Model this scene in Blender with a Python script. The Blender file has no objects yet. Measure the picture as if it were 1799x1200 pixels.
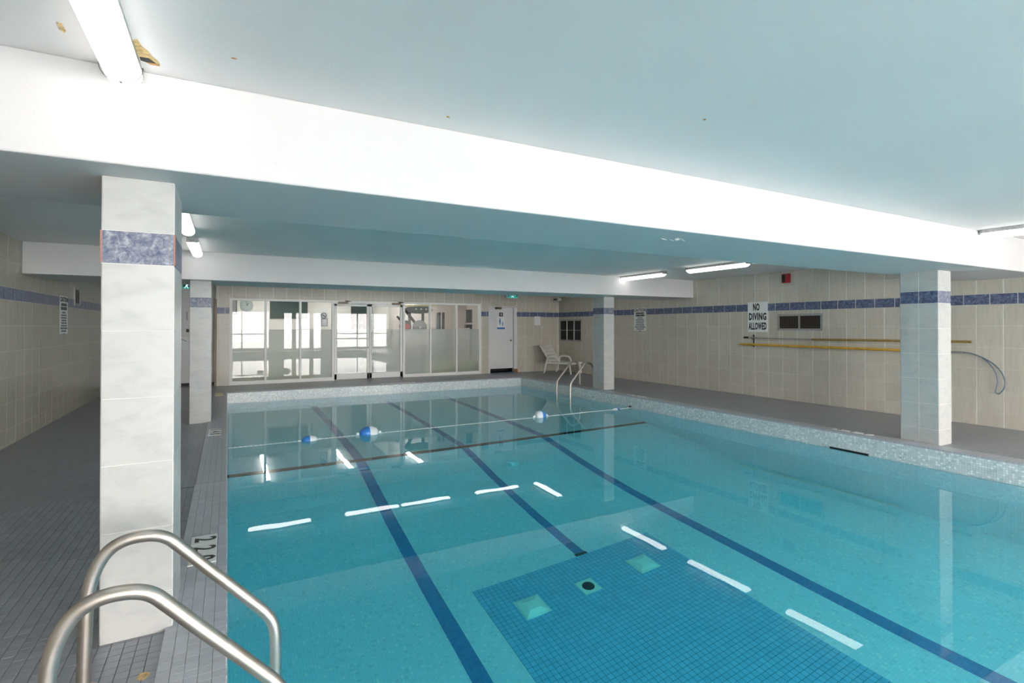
import bpy, bmesh, math, random
from mathutils import Vector, Matrix
random.seed(7)
sc = bpy.context.scene
C = sc.collection
R = math.radians

# ------------------------------------------------------------------ camera, world, exposure
H = 1.45
cam_d = bpy.data.cameras.new('camera')
cam = bpy.data.objects.new('camera', cam_d)
C.objects.link(cam)
F_PX, YAW, PITCH, CY = 925.1, 28.393, 0.4315, 567.0
cam_d.sensor_fit = 'HORIZONTAL'
cam_d.sensor_width = 36.0
cam_d.lens = 36.0 * F_PX / 1799.0
cam_d.shift_x = 0.0
cam_d.shift_y = -(599.5 - CY) / 1799.0
cam_d.clip_start = 0.02
cam_d.clip_end = 300
cam.location = (0, 0, H)
cam.rotation_euler = (R(90 + PITCH), 0, R(-YAW))
sc.camera = cam

SKY = 8.0
world = bpy.data.worlds.new('world')
sc.world = world
world.use_nodes = True
bg = world.node_tree.nodes['Background']
bg.inputs[0].default_value = (1.0, 0.957, 0.92, 1)
bg.inputs[1].default_value = SKY

sc.view_settings.view_transform = 'Standard'
sc.view_settings.look = 'None'
sc.view_settings.gamma = 1.0
sc.view_settings.use_curve_mapping = False
sc.view_settings.exposure = 1.7
sc.cycles.use_denoising = True
sc.cycles.max_bounces = 14
sc.cycles.diffuse_bounces = 6
sc.cycles.glossy_bounces = 6
sc.cycles.transmission_bounces = 10
sc.cycles.transparent_max_bounces = 16
sc.cycles.sample_clamp_indirect = 12.0
sc.cycles.caustics_refractive = True
sc.cycles.caustics_reflective = True
sc.cycles.blur_glossy = 1.0

TUBE = 1.5        # brightness of the fluorescent diffusers

# ------------------------------------------------------------------ main dimensions
XL, XR = 0.0, 7.33           # pool sides
YN, YF = -3.6, 13.02         # pool ends
XWL, XWR = -2.34, 9.78       # room walls
YWN, YWB = -5.5, 14.80       # window wall behind the camera, wall with the glass partition
ZB, ZC = 2.143, 2.56         # beam soffit, ceiling
WL = -0.215                  # water level
COP = 0.255                  # coping width
COPH = 0.018
TP = 0.3107                  # wall tile pitch

# ------------------------------------------------------------------ materials
def new_mat(name):
    m = bpy.data.materials.new(name)
    m.use_nodes = True
    nt = m.node_tree
    return m, nt, nt.nodes['Principled BSDF']

def N(nt, t, **kw):
    n = nt.nodes.new(t)
    for k, v in kw.items():
        if hasattr(n, k):
            setattr(n, k, v)
        else:
            n.inputs[k].default_value = v
    return n

def L(nt, a, b):
    nt.links.new(a, b)

def rgba(c):
    return (c[0], c[1], c[2], 1)

def ramp(nt, fac, stops):
    r = nt.nodes.new('ShaderNodeValToRGB')
    el = r.color_ramp.elements
    while len(el) < len(stops):
        el.new(0.5)
    for e, (p, c) in zip(el, stops):
        e.position = p
        e.color = rgba(c)
    L(nt, fac, r.inputs[0])
    return r.outputs[0]

def pos(nt, scale=(1, 1, 1)):
    g = nt.nodes.new('ShaderNodeNewGeometry')
    mp = nt.nodes.new('ShaderNodeMapping')
    mp.inputs['Scale'].default_value = scale
    L(nt, g.outputs['Position'], mp.inputs['Vector'])
    return mp.outputs[0]

def mixc(nt, fac, a, b, mode='MIX'):
    m = nt.nodes.new('ShaderNodeMix')
    m.data_type = 'RGBA'
    m.blend_type = mode
    for s, v in ((0, fac), (6, a), (7, b)):
        if hasattr(v, 'is_output'):
            L(nt, v, m.inputs[s])
        elif s == 0:
            m.inputs[0].default_value = v
        else:
            m.inputs[s].default_value = rgba(v)
    return m.outputs[2]

def plain(name, col, rough=0.5, metal=0.0, noise=0.0, nscale=8.0, bump=0.0, bscale=60.0, spec=None):
    m, nt, b = new_mat(name)
    b.inputs['Roughness'].default_value = rough
    b.inputs['Metallic'].default_value = metal
    if spec is not None:
        b.inputs['Specular IOR Level'].default_value = spec
    if noise:
        n = N(nt, 'ShaderNodeTexNoise', Scale=nscale, Detail=5.0)
        L(nt, pos(nt), n.inputs['Vector'])
        lo = tuple(c * (1 - noise) for c in col)
        hi = tuple(min(1, c * (1 + noise)) for c in col)
        L(nt, ramp(nt, n.outputs[0], [(0.3, lo), (0.7, hi)]), b.inputs['Base Color'])
    else:
        b.inputs['Base Color'].default_value = rgba(col)
    if bump:
        n2 = N(nt, 'ShaderNodeTexNoise', Scale=bscale, Detail=6.0)
        L(nt, pos(nt), n2.inputs['Vector'])
        bp = N(nt, 'ShaderNodeBump', Strength=bump, Distance=0.01)
        L(nt, n2.outputs[0], bp.inputs['Height'])
        L(nt, bp.outputs[0], b.inputs['Normal'])
    return m

def emit(name, col, s):
    m, nt, b = new_mat(name)
    b.inputs['Base Color'].default_value = rgba(col)
    b.inputs['Emission Color'].default_value = rgba(col)
    b.inputs['Emission Strength'].default_value = s
    return m

def tile_mat(name, base, vein, var=0.05, streak=(9, 9, 2.2), rough=0.28):
    """glazed ceramic: cloudy veining plus a little difference from tile to tile"""
    m, nt, b = new_mat(name)
    n = N(nt, 'ShaderNodeTexNoise', Scale=1.0, Detail=7.0, Roughness=0.62, Distortion=0.7)
    L(nt, pos(nt, streak), n.inputs['Vector'])
    col = ramp(nt, n.outputs[0], [(0.33, vein), (0.52, base), (0.75, tuple(min(1, c * 1.05) for c in base))])
    oi = nt.nodes.new('ShaderNodeObjectInfo')
    mr = N(nt, 'ShaderNodeMapRange')
    mr.inputs['To Min'].default_value = 1 - var
    mr.inputs['To Max'].default_value = 1 + var
    L(nt, oi.outputs['Random'], mr.inputs[0])
    hs = nt.nodes.new('ShaderNodeHueSaturation')
    L(nt, mr.outputs[0], hs.inputs['Value'])
    L(nt, col, hs.inputs['Color'])
    L(nt, hs.outputs[0], b.inputs['Base Color'])
    b.inputs['Roughness'].default_value = rough
    return m

def grid_mat(name, size, gap, cols, grout, axes, rough=0.35, offset=(0, 0, 0), noise_scale=0.0, noise_amt=0.0):
    """square tiling on two world axes; cols = ramp over a random value for each cell"""
    m, nt, b = new_mat(name)
    g = nt.nodes.new('ShaderNodeNewGeometry')
    vm = N(nt, 'ShaderNodeVectorMath', operation='SUBTRACT')
    vm.inputs[1].default_value = offset
    L(nt, g.outputs['Position'], vm.inputs[0])
    sca = N(nt, 'ShaderNodeVectorMath', operation='SCALE')
    sca.inputs['Scale'].default_value = 1.0 / size
    L(nt, vm.outputs[0], sca.inputs[0])
    fl = N(nt, 'ShaderNodeVectorMath', operation='FLOOR')
    L(nt, sca.outputs[0], fl.inputs[0])
    fr = N(nt, 'ShaderNodeVectorMath', operation='FRACTION')
    L(nt, sca.outputs[0], fr.inputs[0])
    mul = N(nt, 'ShaderNodeVectorMath', operation='MULTIPLY')
    mul.inputs[1].default_value = tuple(1.0 if i in axes else 0.0 for i in range(3))
    L(nt, fl.outputs[0], mul.inputs[0])
    wn = N(nt, 'ShaderNodeTexWhiteNoise', noise_dimensions='3D')
    L(nt, mul.outputs[0], wn.inputs['Vector'])
    col = ramp(nt, wn.outputs['Value'], cols)
    if noise_amt:
        n = N(nt, 'ShaderNodeTexNoise', Scale=noise_scale, Detail=4.0)
        L(nt, g.outputs['Position'], n.inputs['Vector'])
        f = ramp(nt, n.outputs[0], [(0.3, (1 - noise_amt,) * 3), (0.7, (1.0,) * 3)])
        col = mixc(nt, 1.0, col, f, 'MULTIPLY')
    sep = nt.nodes.new('ShaderNodeSeparateXYZ')
    L(nt, fr.outputs[0], sep.inputs[0])
    lines = []
    for a in axes:
        s1 = N(nt, 'ShaderNodeMath', operation='LESS_THAN')
        s1.inputs[1].default_value = gap / size
        L(nt, sep.outputs[a], s1.inputs[0])
        lines.append(s1.outputs[0])
    mx = N(nt, 'ShaderNodeMath', operation='MAXIMUM')
    L(nt, lines[0], mx.inputs[0])
    L(nt, lines[1], mx.inputs[1])
    L(nt, mixc(nt, mx.outputs[0], col, grout), b.inputs['Base Color'])
    b.inputs['Roughness'].default_value = rough
    return m

def glass_mat(name, tint=(0.96, 0.98, 0.97)):
    """pane: clear transmission with Fresnel reflection at both faces"""
    m = bpy.data.materials.new(name)
    m.use_nodes = True
    nt = m.node_tree
    nt.nodes.remove(nt.nodes['Principled BSDF'])
    out = nt.nodes['Material Output']
    g = nt.nodes.new('ShaderNodeNewGeometry')
    mr = N(nt, 'ShaderNodeMapRange')
    mr.inputs['To Min'].default_value = 1.52
    mr.inputs['To Max'].default_value = 1.0
    L(nt, g.outputs['Backfacing'], mr.inputs[0])
    fr = nt.nodes.new('ShaderNodeFresnel')
    L(nt, mr.outputs[0], fr.inputs['IOR'])
    tr = nt.nodes.new('ShaderNodeBsdfTransparent')
    tr.inputs[0].default_value = rgba(tint)
    gl = N(nt, 'ShaderNodeBsdfAnisotropic')
    gl.inputs['Roughness'].default_value = 0.0
    mx = nt.nodes.new('ShaderNodeMixShader')
    L(nt, fr.outputs[0], mx.inputs[0])
    L(nt, tr.outputs[0], mx.inputs[1])
    L(nt, gl.outputs[0], mx.inputs[2])
    L(nt, mx.outputs[0], out.inputs[0])
    return m

def frosted_mat():
    m = bpy.data.materials.new('frosted_film')
    m.use_nodes = True
    nt = m.node_tree
    nt.nodes.remove(nt.nodes['Principled BSDF'])
    out = nt.nodes['Material Output']
    a = nt.nodes.new('ShaderNodeBsdfTranslucent')
    a.inputs[0].default_value = (0.72, 0.75, 0.74, 1)
    d = nt.nodes.new('ShaderNodeBsdfDiffuse')
    d.inputs[0].default_value = (0.62, 0.65, 0.64, 1)
    t = nt.nodes.new('ShaderNodeBsdfTransparent')
    m1 = nt.nodes.new('ShaderNodeMixShader')
    m1.inputs[0].default_value = 0.5
    L(nt, a.outputs[0], m1.inputs[1])
    L(nt, d.outputs[0], m1.inputs[2])
    m2 = nt.nodes.new('ShaderNodeMixShader')
    m2.inputs[0].default_value = 0.5
    L(nt, m1.outputs[0], m2.inputs[1])
    L(nt, t.outputs[0], m2.inputs[2])
    L(nt, m2.outputs[0], out.inputs[0])
    return m

def water_mat():
    m = bpy.data.materials.new('pool_water')
    m.use_nodes = True
    nt = m.node_tree
    nt.nodes.remove(nt.nodes['Principled BSDF'])
    out = nt.nodes['Material Output']
    g = nt.nodes.new('ShaderNodeBsdfGlass')
    g.inputs['Roughness'].default_value = 0.0
    g.inputs['IOR'].default_value = 1.333
    g.inputs['Color'].default_value = (1, 1, 1, 1)
    n = N(nt, 'ShaderNodeTexNoise', Scale=1.3, Detail=2.0)
    L(nt, pos(nt), n.inputs['Vector'])
    bp = N(nt, 'ShaderNodeBump', Strength=0.02, Distance=0.05)
    L(nt, n.outputs[0], bp.inputs['Height'])
    L(nt, bp.outputs[0], g.inputs['Normal'])
    v = nt.nodes.new('ShaderNodeVolumeAbsorption')
    v.inputs['Color'].default_value = (0.22, 0.93, 0.975, 1)
    v.inputs['Density'].default_value = 0.36
    L(nt, g.outputs[0], out.inputs['Surface'])
    L(nt, v.outputs[0], out.inputs['Volume'])
    return m

def paint_mat(name, col, chips=True):
    """brush-painted concrete with fine pitting and a few flaked spots"""
    m, nt, b = new_mat(name)
    p = pos(nt)
    n = N(nt, 'ShaderNodeTexNoise', Scale=1.1, Detail=5.0)
    L(nt, p, n.inputs['Vector'])
    c = ramp(nt, n.outputs[0], [(0.3, tuple(x * 0.96 for x in col)), (0.7, col)])
    if chips:
        v = N(nt, 'ShaderNodeTexNoise', Scale=7.0, Detail=8.0, Roughness=0.7)
        L(nt, p, v.inputs['Vector'])
        f = ramp(nt, v.outputs[0], [(0.73, (0, 0, 0)), (0.745, (1, 1, 1))])
        c = mixc(nt, f, c, tuple(x * 0.8 for x in col))
    L(nt, c, b.inputs['Base Color'])
    b.inputs['Roughness'].default_value = 0.6
    n2 = N(nt, 'ShaderNodeTexNoise', Scale=38.0, Detail=6.0)
    L(nt, p, n2.inputs['Vector'])
    bp = N(nt, 'ShaderNodeBump', Strength=0.25, Distance=0.006)
    L(nt, n2.outputs[0], bp.inputs['Height'])
    L(nt, bp.outputs[0], b.inputs['Normal'])
    return m

def steel_mat():
    m, nt, b = new_mat('brushed_steel')
    n = N(nt, 'ShaderNodeTexNoise', Scale=5.0, Detail=6.0, Roughness=0.6)
    L(nt, pos(nt), n.inputs['Vector'])
    L(nt, ramp(nt, n.outputs[0], [(0.35, (0.50, 0.44, 0.37)), (0.6, (0.62, 0.585, 0.55))]), b.inputs['Base Color'])
    b.inputs['Metallic'].default_value = 1.0
    b.inputs['Roughness'].default_value = 0.42
    return m

M = {}
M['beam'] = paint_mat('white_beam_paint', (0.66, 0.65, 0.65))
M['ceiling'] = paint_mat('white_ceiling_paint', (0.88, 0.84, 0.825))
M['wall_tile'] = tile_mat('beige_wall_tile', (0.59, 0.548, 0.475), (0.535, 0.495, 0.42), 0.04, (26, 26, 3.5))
M['wall_tile_olive_shaded'] = tile_mat('shaded_olive_wall_tile', (0.40, 0.38, 0.31), (0.34, 0.32, 0.255), 0.04, (26, 26, 3.5))  # olive hue, with the left bay's weaker light darkened into the colour
M['col_tile'] = tile_mat('marbled_column_tile', (0.54, 0.54, 0.525), (0.475, 0.48, 0.475), 0.015, (6, 6, 12))
M['grout'] = plain('pale_grout', (0.92, 0.90, 0.84), 0.8)
M['grout_white'] = plain('white_grout', (0.85, 0.83, 0.80), 0.8)
def band_tile(name, dark, light):
    m, nt, b = new_mat(name)
    n = N(nt, 'ShaderNodeTexNoise', Scale=30.0, Detail=9.0, Roughness=0.75, Distortion=0.5)
    L(nt, pos(nt), n.inputs['Vector'])
    L(nt, ramp(nt, n.outputs[0], [(0.36, dark), (0.52, tuple((a + c) / 2.6 for a, c in zip(dark, light))), (0.68, light)]), b.inputs['Base Color'])
    b.inputs['Roughness'].default_value = 0.3
    return m
M['band'] = band_tile('mottled_blue_tile', (0.035, 0.05, 0.13), (0.28, 0.33, 0.50))
M['band_light'] = band_tile('pale_blue_tile', (0.06, 0.08, 0.17), (0.46, 0.48, 0.55))  # paler version of the blue band tile, used on column fronts
M['terracotta'] = plain('terracotta_edge', (0.45, 0.20, 0.14), 0.8)
DECK_COLS = [(0.0, (0.26, 0.277, 0.312)), (0.5, (0.29, 0.304, 0.337)), (1.0, (0.315, 0.33, 0.362))]
M['deck_far'] = grid_mat('deck_tiling', 0.051, 0.003, DECK_COLS, (0.15, 0.152, 0.16), (0, 1), 0.34, (-0.255, 0, 0), 1.2, 0.12)
M['deck_grout'] = plain('deck_grout', (0.075, 0.08, 0.09), 0.8)
def piece_mat(name, cols, rough, nscale=20.0):
    m, nt, b = new_mat(name)
    g = nt.nodes.new('ShaderNodeNewGeometry')
    col = ramp(nt, g.outputs['Random Per Island'], cols)
    oi = nt.nodes.new('ShaderNodeObjectInfo')
    mr = N(nt, 'ShaderNodeMapRange')
    mr.inputs['To Min'].default_value = 0.93
    mr.inputs['To Max'].default_value = 1.07
    L(nt, oi.outputs['Random'], mr.inputs[0])
    hs = nt.nodes.new('ShaderNodeHueSaturation')
    L(nt, mr.outputs[0], hs.inputs['Value'])
    L(nt, col, hs.inputs['Color'])
    L(nt, hs.outputs[0], b.inputs['Base Color'])
    b.inputs['Roughness'].default_value = rough
    return m
M['deck_tile'] = piece_mat('deck_tile', DECK_COLS, 0.34)
COPE_COLS = [(0.0, (0.43, 0.445, 0.49)), (1.0, (0.48, 0.495, 0.54))]
M['cope_tile'] = piece_mat('coping_tile', COPE_COLS, 0.38)
M['cope_far'] = grid_mat('coping_tiling', 0.051, 0.003, COPE_COLS, (0.20, 0.21, 0.23), (0, 1), 0.38, (0.002, 0.0, 0.0))
MOS = [(0.0, (0.50, 0.58, 0.60)), (0.15, (0.64, 0.68, 0.69)), (0.7, (0.70, 0.735, 0.74)), (0.86, (0.86, 0.88, 0.88)), (1.0, (0.90, 0.91, 0.91))]
M['mosaic_piece'] = piece_mat('pale_mosaic', MOS, 0.22)
M['mosaic_grout'] = plain('mosaic_grout', (0.55, 0.58, 0.58), 0.8)
POOL = [(0.0, (0.58, 0.76, 0.82)), (0.12, (0.68, 0.86, 0.93)), (0.8, (0.71, 0.88, 0.95)), (0.93, (0.75, 0.91, 0.97)), (1.0, (0.95, 0.98, 0.99))]
M['pool_floor'] = grid_mat('pool_floor_mosaic', 0.0254, 0.0016, POOL, (0.50, 0.70, 0.74), (0, 1), 0.4)
M['pool_wall_x'] = grid_mat('pool_side_mosaic', 0.0254, 0.0016, POOL, (0.50, 0.70, 0.74), (1, 2), 0.4)
M['pool_wall_y'] = grid_mat('pool_end_mosaic', 0.0254, 0.0016, POOL, (0.50, 0.70, 0.74), (0, 2), 0.4)
M['lane'] = grid_mat('lane_tiling', 0.0254, 0.0012, [(0, (0.05, 0.21, 0.46)), (1, (0.08, 0.27, 0.54))], (0.12, 0.34, 0.58), (0, 1), 0.4)
M['sump_tile'] = piece_mat('blue_sump_tile', [(0, (0.20, 0.53, 0.76)), (1, (0.25, 0.60, 0.82))], 0.35)
M['sump_grout'] = plain('sump_grout', (0.03, 0.13, 0.24), 0.8)
M['water'] = water_mat()
M['glass'] = glass_mat('window_glass')
M['frost'] = frosted_mat()
M['white_metal'] = plain('white_painted_metal', (0.90, 0.89, 0.86), 0.4)
M['white_plastic'] = plain('white_plastic', (0.80, 0.78, 0.73), 0.4)
M['white'] = plain('white_print', (0.86, 0.86, 0.85), 0.5)
M['black'] = plain('black_print', (0.015, 0.015, 0.016), 0.5)
M['grey_print'] = plain('grey_print', (0.16, 0.17, 0.18), 0.6)
M['dark'] = plain('dark_opening', (0.012, 0.012, 0.014), 0.6)
M['dark_metal'] = plain('dark_metal', (0.06, 0.058, 0.055), 0.45, 0.6)
M['bronze'] = plain('bronze_metal', (0.16, 0.12, 0.09), 0.45, 0.5)
M['steel'] = steel_mat()
M['galv'] = plain('galvanised_metal', (0.45, 0.45, 0.44), 0.45, 0.7, 0.2, 30)
M['door_paint'] = plain('off_white_door_paint', (0.78, 0.77, 0.77), 0.45, 0, 0.03, 2)
M['rust'] = plain('rusty_metal', (0.30, 0.13, 0.05), 0.8, 0, 0.5, 40)
M['stain'] = plain('rusty_stain', (0.50, 0.27, 0.10), 0.9, 0, 0.45, 30)
M['stain_light'] = plain('ochre_stain', (0.66, 0.47, 0.22), 0.9, 0, 0.35, 40)
M['red'] = plain('red_plastic', (0.40, 0.015, 0.02), 0.35)
M['blue'] = plain('blue_print', (0.04, 0.20, 0.55), 0.5)
M['float_blue'] = plain('blue_float', (0.05, 0.24, 0.68), 0.3)
M['float_white'] = plain('white_float', (0.85, 0.87, 0.88), 0.3)
M['rope'] = plain('white_rope', (0.80, 0.82, 0.82), 0.7, 0, 0.2, 90)
M['yellow'] = plain('yellow_pole', (0.66, 0.39, 0.05), 0.4, 0, 0.15, 12)
M['brown_pole'] = plain('tarnished_brass_pole', (0.36, 0.24, 0.07), 0.45, 0.2, 0.2, 10)
M['blue_grey'] = plain('blue_grey_metal', (0.14, 0.20, 0.27), 0.4, 0.4)
M['exit'] = emit('lit_green_sign', (0.02, 0.36, 0.30), 0.22)
M['exit_fig'] = emit('lit_white_pictogram', (0.75, 0.95, 0.9), 0.35)
M['lens'] = emit('lit_diffuser', (1.0, 0.985, 0.94), TUBE)
M['gym_lens'] = emit('lit_gym_diffuser', (1.0, 0.985, 0.95), 7.5)
M['grate'] = plain('pale_green_plastic', (0.82, 0.96, 0.88), 0.4)
M['teal_sheet'] = plain('teal_plastic_sheet', (0.03, 0.10, 0.15), 0.3)
M['gym_wall'] = plain('pale_gym_paint', (0.68, 0.66, 0.63), 0.7)
M['gym_pink'] = plain('pinkish_gym_paint', (0.72, 0.66, 0.63), 0.7)
M['gym_floor'] = plain('grey_rubber_floor', (0.22, 0.22, 0.22), 0.7)
M['gym_grey'] = plain('grey_machine_paint', (0.22, 0.23, 0.24), 0.4)
M['board'] = plain('dark_green_board', (0.035, 0.06, 0.055), 0.5)
M['cream'] = plain('cream_vinyl', (0.90, 0.83, 0.52), 0.5)
M['film'] = plain('clock_face', (0.90, 0.91, 0.91), 0.35)
M['snow'] = plain('pale_terrace', (0.80, 0.81, 0.83), 0.8)

# ------------------------------------------------------------------ mesh helpers
class MB:
    def __init__(s):
        s.v, s.f = [], []
    def box(s, x0, x1, y0, y1, z0, z1):
        b = len(s.v)
        s.v += [(x, y, z) for z in (z0, z1) for y in (y0, y1) for x in (x0, x1)]
        s.f += [tuple(b + i for i in q) for q in ((0, 2, 3, 1), (4, 5, 7, 6), (0, 1, 5, 4), (1, 3, 7, 5), (3, 2, 6, 7), (2, 0, 4, 6))]
        return s
    def obox(s, c, size, rot):
        """box of given size turned by a matrix about its centre"""
        m = rot.to_3x3() if hasattr(rot, 'to_3x3') else rot
        b = len(s.v)
        for z in (-.5, .5):
            for y in (-.5, .5):
                for x in (-.5, .5):
                    p = m @ Vector((x * size[0], y * size[1], z * size[2])) + Vector(c)
                    s.v.append(tuple(p))
        s.f += [tuple(b + i for i in q) for q in ((0, 2, 3, 1), (4, 5, 7, 6), (0, 1, 5, 4), (1, 3, 7, 5), (3, 2, 6, 7), (2, 0, 4, 6))]
        return s
    def tube(s, pts, r, n=12, cap=True):
        pts = [Vector(p) for p in pts]
        rs = r if isinstance(r, (list, tuple)) else [r] * len(pts)
        rings = []
        up = None
        for i, p in enumerate(pts):
            d = (pts[min(i + 1, len(pts) - 1)] - pts[max(i - 1, 0)]).normalized()
            if up is None:
                a = Vector((0, 0, 1)) if abs(d.z) < 0.9 else Vector((1, 0, 0))
                up = (a - d * a.dot(d)).normalized()
            else:
                up = (up - d * up.dot(d)).normalized()
            w = d.cross(up)
            b = len(s.v)
            for k in range(n):
                t = 2 * math.pi * k / n
                s.v.append(tuple(p + (up * math.cos(t) + w * math.sin(t)) * rs[i]))
            rings.append(b)
        for a, b in zip(rings, rings[1:]):
            for k in range(n):
                s.f.append((a + k, a + (k + 1) % n, b + (k + 1) % n, b + k))
        if cap:
            s.f.append(tuple(rings[0] + k for k in reversed(range(n))))
            s.f.append(tuple(rings[-1] + k for k in range(n)))
        return s
    def lathe(s, prof, origin, axis='Z', n=24, a0=0.0):
        o = Vector(origin)
        rings = []
        for r, h in prof:
            b = len(s.v)
            for k in range(n):
                t = 2 * math.pi * k / n + a0
                c, d = r * math.cos(t), r * math.sin(t)
                p = {'Z': (c, d, h), 'X': (h, c, d), 'Y': (d, h, c)}[axis]
                s.v.append(tuple(o + Vector(p)))
            rings.append(b)
        for a, b in zip(rings, rings[1:]):
            for k in range(n):
                s.f.append((a + k, a + (k + 1) % n, b + (k + 1) % n, b + k))
        s.f.append(tuple(rings[0] + k for k in reversed(range(n))))
        s.f.append(tuple(rings[-1] + k for k in range(n)))
        return s
    def prism(s, poly, lo, hi, axis='Z'):
        b = len(s.v)
        n = len(poly)
        for h in (lo, hi):
            for p, q in poly:
                s.v.append({'Z': (p, q, h), 'X': (h, p, q), 'Y': (p, h, q)}[axis])
        s.f.append(tuple(b + i for i in reversed(range(n))))
        s.f.append(tuple(b + n + i for i in range(n)))
        for i in range(n):
            j = (i + 1) % n
            s.f.append((b + i, b + j, b + n + j, b + n + i))
        return s
    def mesh(s, name, mats, smooth=False, fix=True):
        me = bpy.data.meshes.new(name)
        me.from_pydata(s.v, [], s.f)
        for m in (mats if isinstance(mats, (list, tuple)) else [mats]):
            me.materials.append(m)
        if fix:
            bm = bmesh.new()
            bm.from_mesh(me)
            bmesh.ops.recalc_face_normals(bm, faces=bm.faces)
            bm.to_mesh(me)
            bm.free()
        if smooth:
            me.polygons.foreach_set('use_smooth', [True] * len(me.polygons))
        me.update()
        return me
    def build(s, name, mats, parent=None, smooth=False, bevel=0.0, seg=2):
        o = bpy.data.objects.new(name, s.mesh(name, mats, smooth))
        C.objects.link(o)
        if parent is not None:
            o.parent = parent
        if bevel:
            md = o.modifiers.new('bevel', 'BEVEL')
            md.width = bevel
            md.segments = seg
            md.limit_method = 'ANGLE'
            md.angle_limit = R(40)
        if smooth:
            try:
                md = o.modifiers.new('edges', 'EDGE_SPLIT')
                md.split_angle = R(38)
            except Exception:
                pass
        return o

def box(name, dims, mat, parent=None, bevel=0.0):
    return MB().box(*dims).build(name, mat, parent, bevel=bevel)

def tag(o, label, cat, group=None):
    o['label'] = label
    o['category'] = cat
    if group:
        o['group'] = group
    return o

def struct(o, label=None):
    o['kind'] = 'structure'
    if label:
        o['label'] = label
    return o

def thing(name, label, cat, loc=(0, 0, 0), group=None, rz=0.0):
    o = bpy.data.objects.new(name, None)
    C.objects.link(o)
    o.location = loc
    o.rotation_euler = (0, 0, rz)
    o.empty_display_size = 0.1
    return tag(o, label, cat, group)

def copy_tree(o, parent=None):
    c = o.copy()
    C.objects.link(c)
    c.parent = parent
    for ch in list(o.children):
        copy_tree(ch, c)
    return c

_th, _pt = R(YAW), R(-PITCH)
def project(p):
    c, s = math.cos(_th), math.sin(_th)
    xc, zc, yc = p[0] * c - p[1] * s, p[0] * s + p[1] * c, p[2] - H
    z2 = zc * math.cos(_pt) - yc * math.sin(_pt)
    y2 = zc * math.sin(_pt) + yc * math.cos(_pt)
    if z2 < 0.05:
        return None
    return 899.5 + F_PX * xc / z2, CY - F_PX * y2 / z2, z2

_piece = {}
def piece_mesh(size, mat, chamfer):
    key = (tuple(round(x, 3) for x in size), mat.name, chamfer)
    if key not in _piece:
        h = [x / 2 for x in size]
        me = MB().box(-h[0], h[0], -h[1], h[1], -h[2], h[2]).mesh('tile', mat)
        bm = bmesh.new()
        bm.from_mesh(me)
        bmesh.ops.bevel(bm, geom=bm.edges[:], offset=chamfer, segments=1, affect='EDGES')
        bm.to_mesh(me)
        bm.free()
        _piece[key] = me
    return _piece[key]

def pieces(parent, boxes, mat, name='tile', limit=300, chamfer=0.0015, rest='small_tiles', hidden=None):
    """boxes = (x0,x1,y0,y1,z0,z1); those that show largest become single objects, the rest one mesh"""
    sc_ = []
    for i, b in enumerate(boxes):
        c = ((b[0] + b[1]) / 2, (b[2] + b[3]) / 2, (b[4] + b[5]) / 2)
        q = project(c)
        if q is None or not (-25 < q[0] < 1825 and -25 < q[1] < 1225) or (hidden and hidden(c)):
            sc_.append((0, i))
        else:
            e = sorted((b[1] - b[0], b[3] - b[2], b[5] - b[4]))
            sc_.append((e[1] * e[2] / q[2] ** 2, i))
    order = sorted(sc_, reverse=True)
    pick = {i for s, i in order[:limit] if s > 0}
    mb = MB()
    for i, b in enumerate(boxes):
        if i in pick:
            size = (b[1] - b[0], b[3] - b[2], b[5] - b[4])
            o = bpy.data.objects.new(name, piece_mesh(size, mat, chamfer))
            o.location = ((b[0] + b[1]) / 2, (b[2] + b[3]) / 2, (b[4] + b[5]) / 2)
            C.objects.link(o)
            o.parent = parent
        else:
            mb.box(*b)
    if mb.f:
        o = mb.build(rest, mat, parent)
        o['kind'] = 'stuff'

def text_mesh(txt, size, mat, depth=0.001, bold=0.0, sx=1.0, align='CENTER', width=None):
    cu = bpy.data.curves.new('lettering', 'FONT')
    cu.body = txt
    cu.size = size
    cu.extrude = depth
    cu.offset = bold
    cu.align_x = align
    cu.align_y = 'CENTER'
    cu.resolution_u = 2
    cu.space_character = 1.12
    o = bpy.data.objects.new('lettering', cu)
    C.objects.link(o)
    bpy.context.view_layer.update()
    me = bpy.data.meshes.new_from_object(o.evaluated_get(bpy.context.evaluated_depsgraph_get()))
    bpy.data.objects.remove(o)
    bpy.data.curves.remove(cu)
    if width:
        xs = [v.co.x for v in me.vertices]
        sx = width / (max(xs) - min(xs))
    me.transform(Matrix.Diagonal((sx, 1, 1, 1)))
    me.materials.clear()
    me.materials.append(mat)
    return me

def place_text(txt, size, mat, parent, mtx, name='lettering', **kw):
    me = text_mesh(txt, size, mat, **kw)
    me.transform(mtx)
    o = bpy.data.objects.new(name, me)
    C.objects.link(o)
    o.parent = parent
    return o

def frame_mtx(origin, right, up):
    r, u = Vector(right), Vector(up)
    n = r.cross(u)
    m = Matrix((r, u, n)).transposed().to_4x4()
    m.translation = Vector(origin)
    return m

# ------------------------------------------------------------------ pool shell
FLOOR_PROF = [(YN, -2.25), (5.0, -2.22), (5.7, -2.18), (6.3, -2.09), (6.9, -1.93), (7.5, -1.68), (8.0, -1.43), (YF, -1.12)]
def floor_z(y):
    prof = FLOOR_PROF
    for (a, za), (b, zb) in zip(prof, prof[1:]):
        if y <= b:
            return za + (zb - za) * (y - a) / (b - a)
    return prof[-1][1]

def floor_strip(x0, x1, y0, y1, lift, thick=0.004):
    ys = sorted({y0, y1, *[y for y, z in FLOOR_PROF if y0 < y < y1]})
    poly = [(y, floor_z(y) + lift) for y in ys] + [(y, floor_z(y) + lift - thick) for y in reversed(ys)]
    return MB().prism(poly, x0, x1, 'X')

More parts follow.
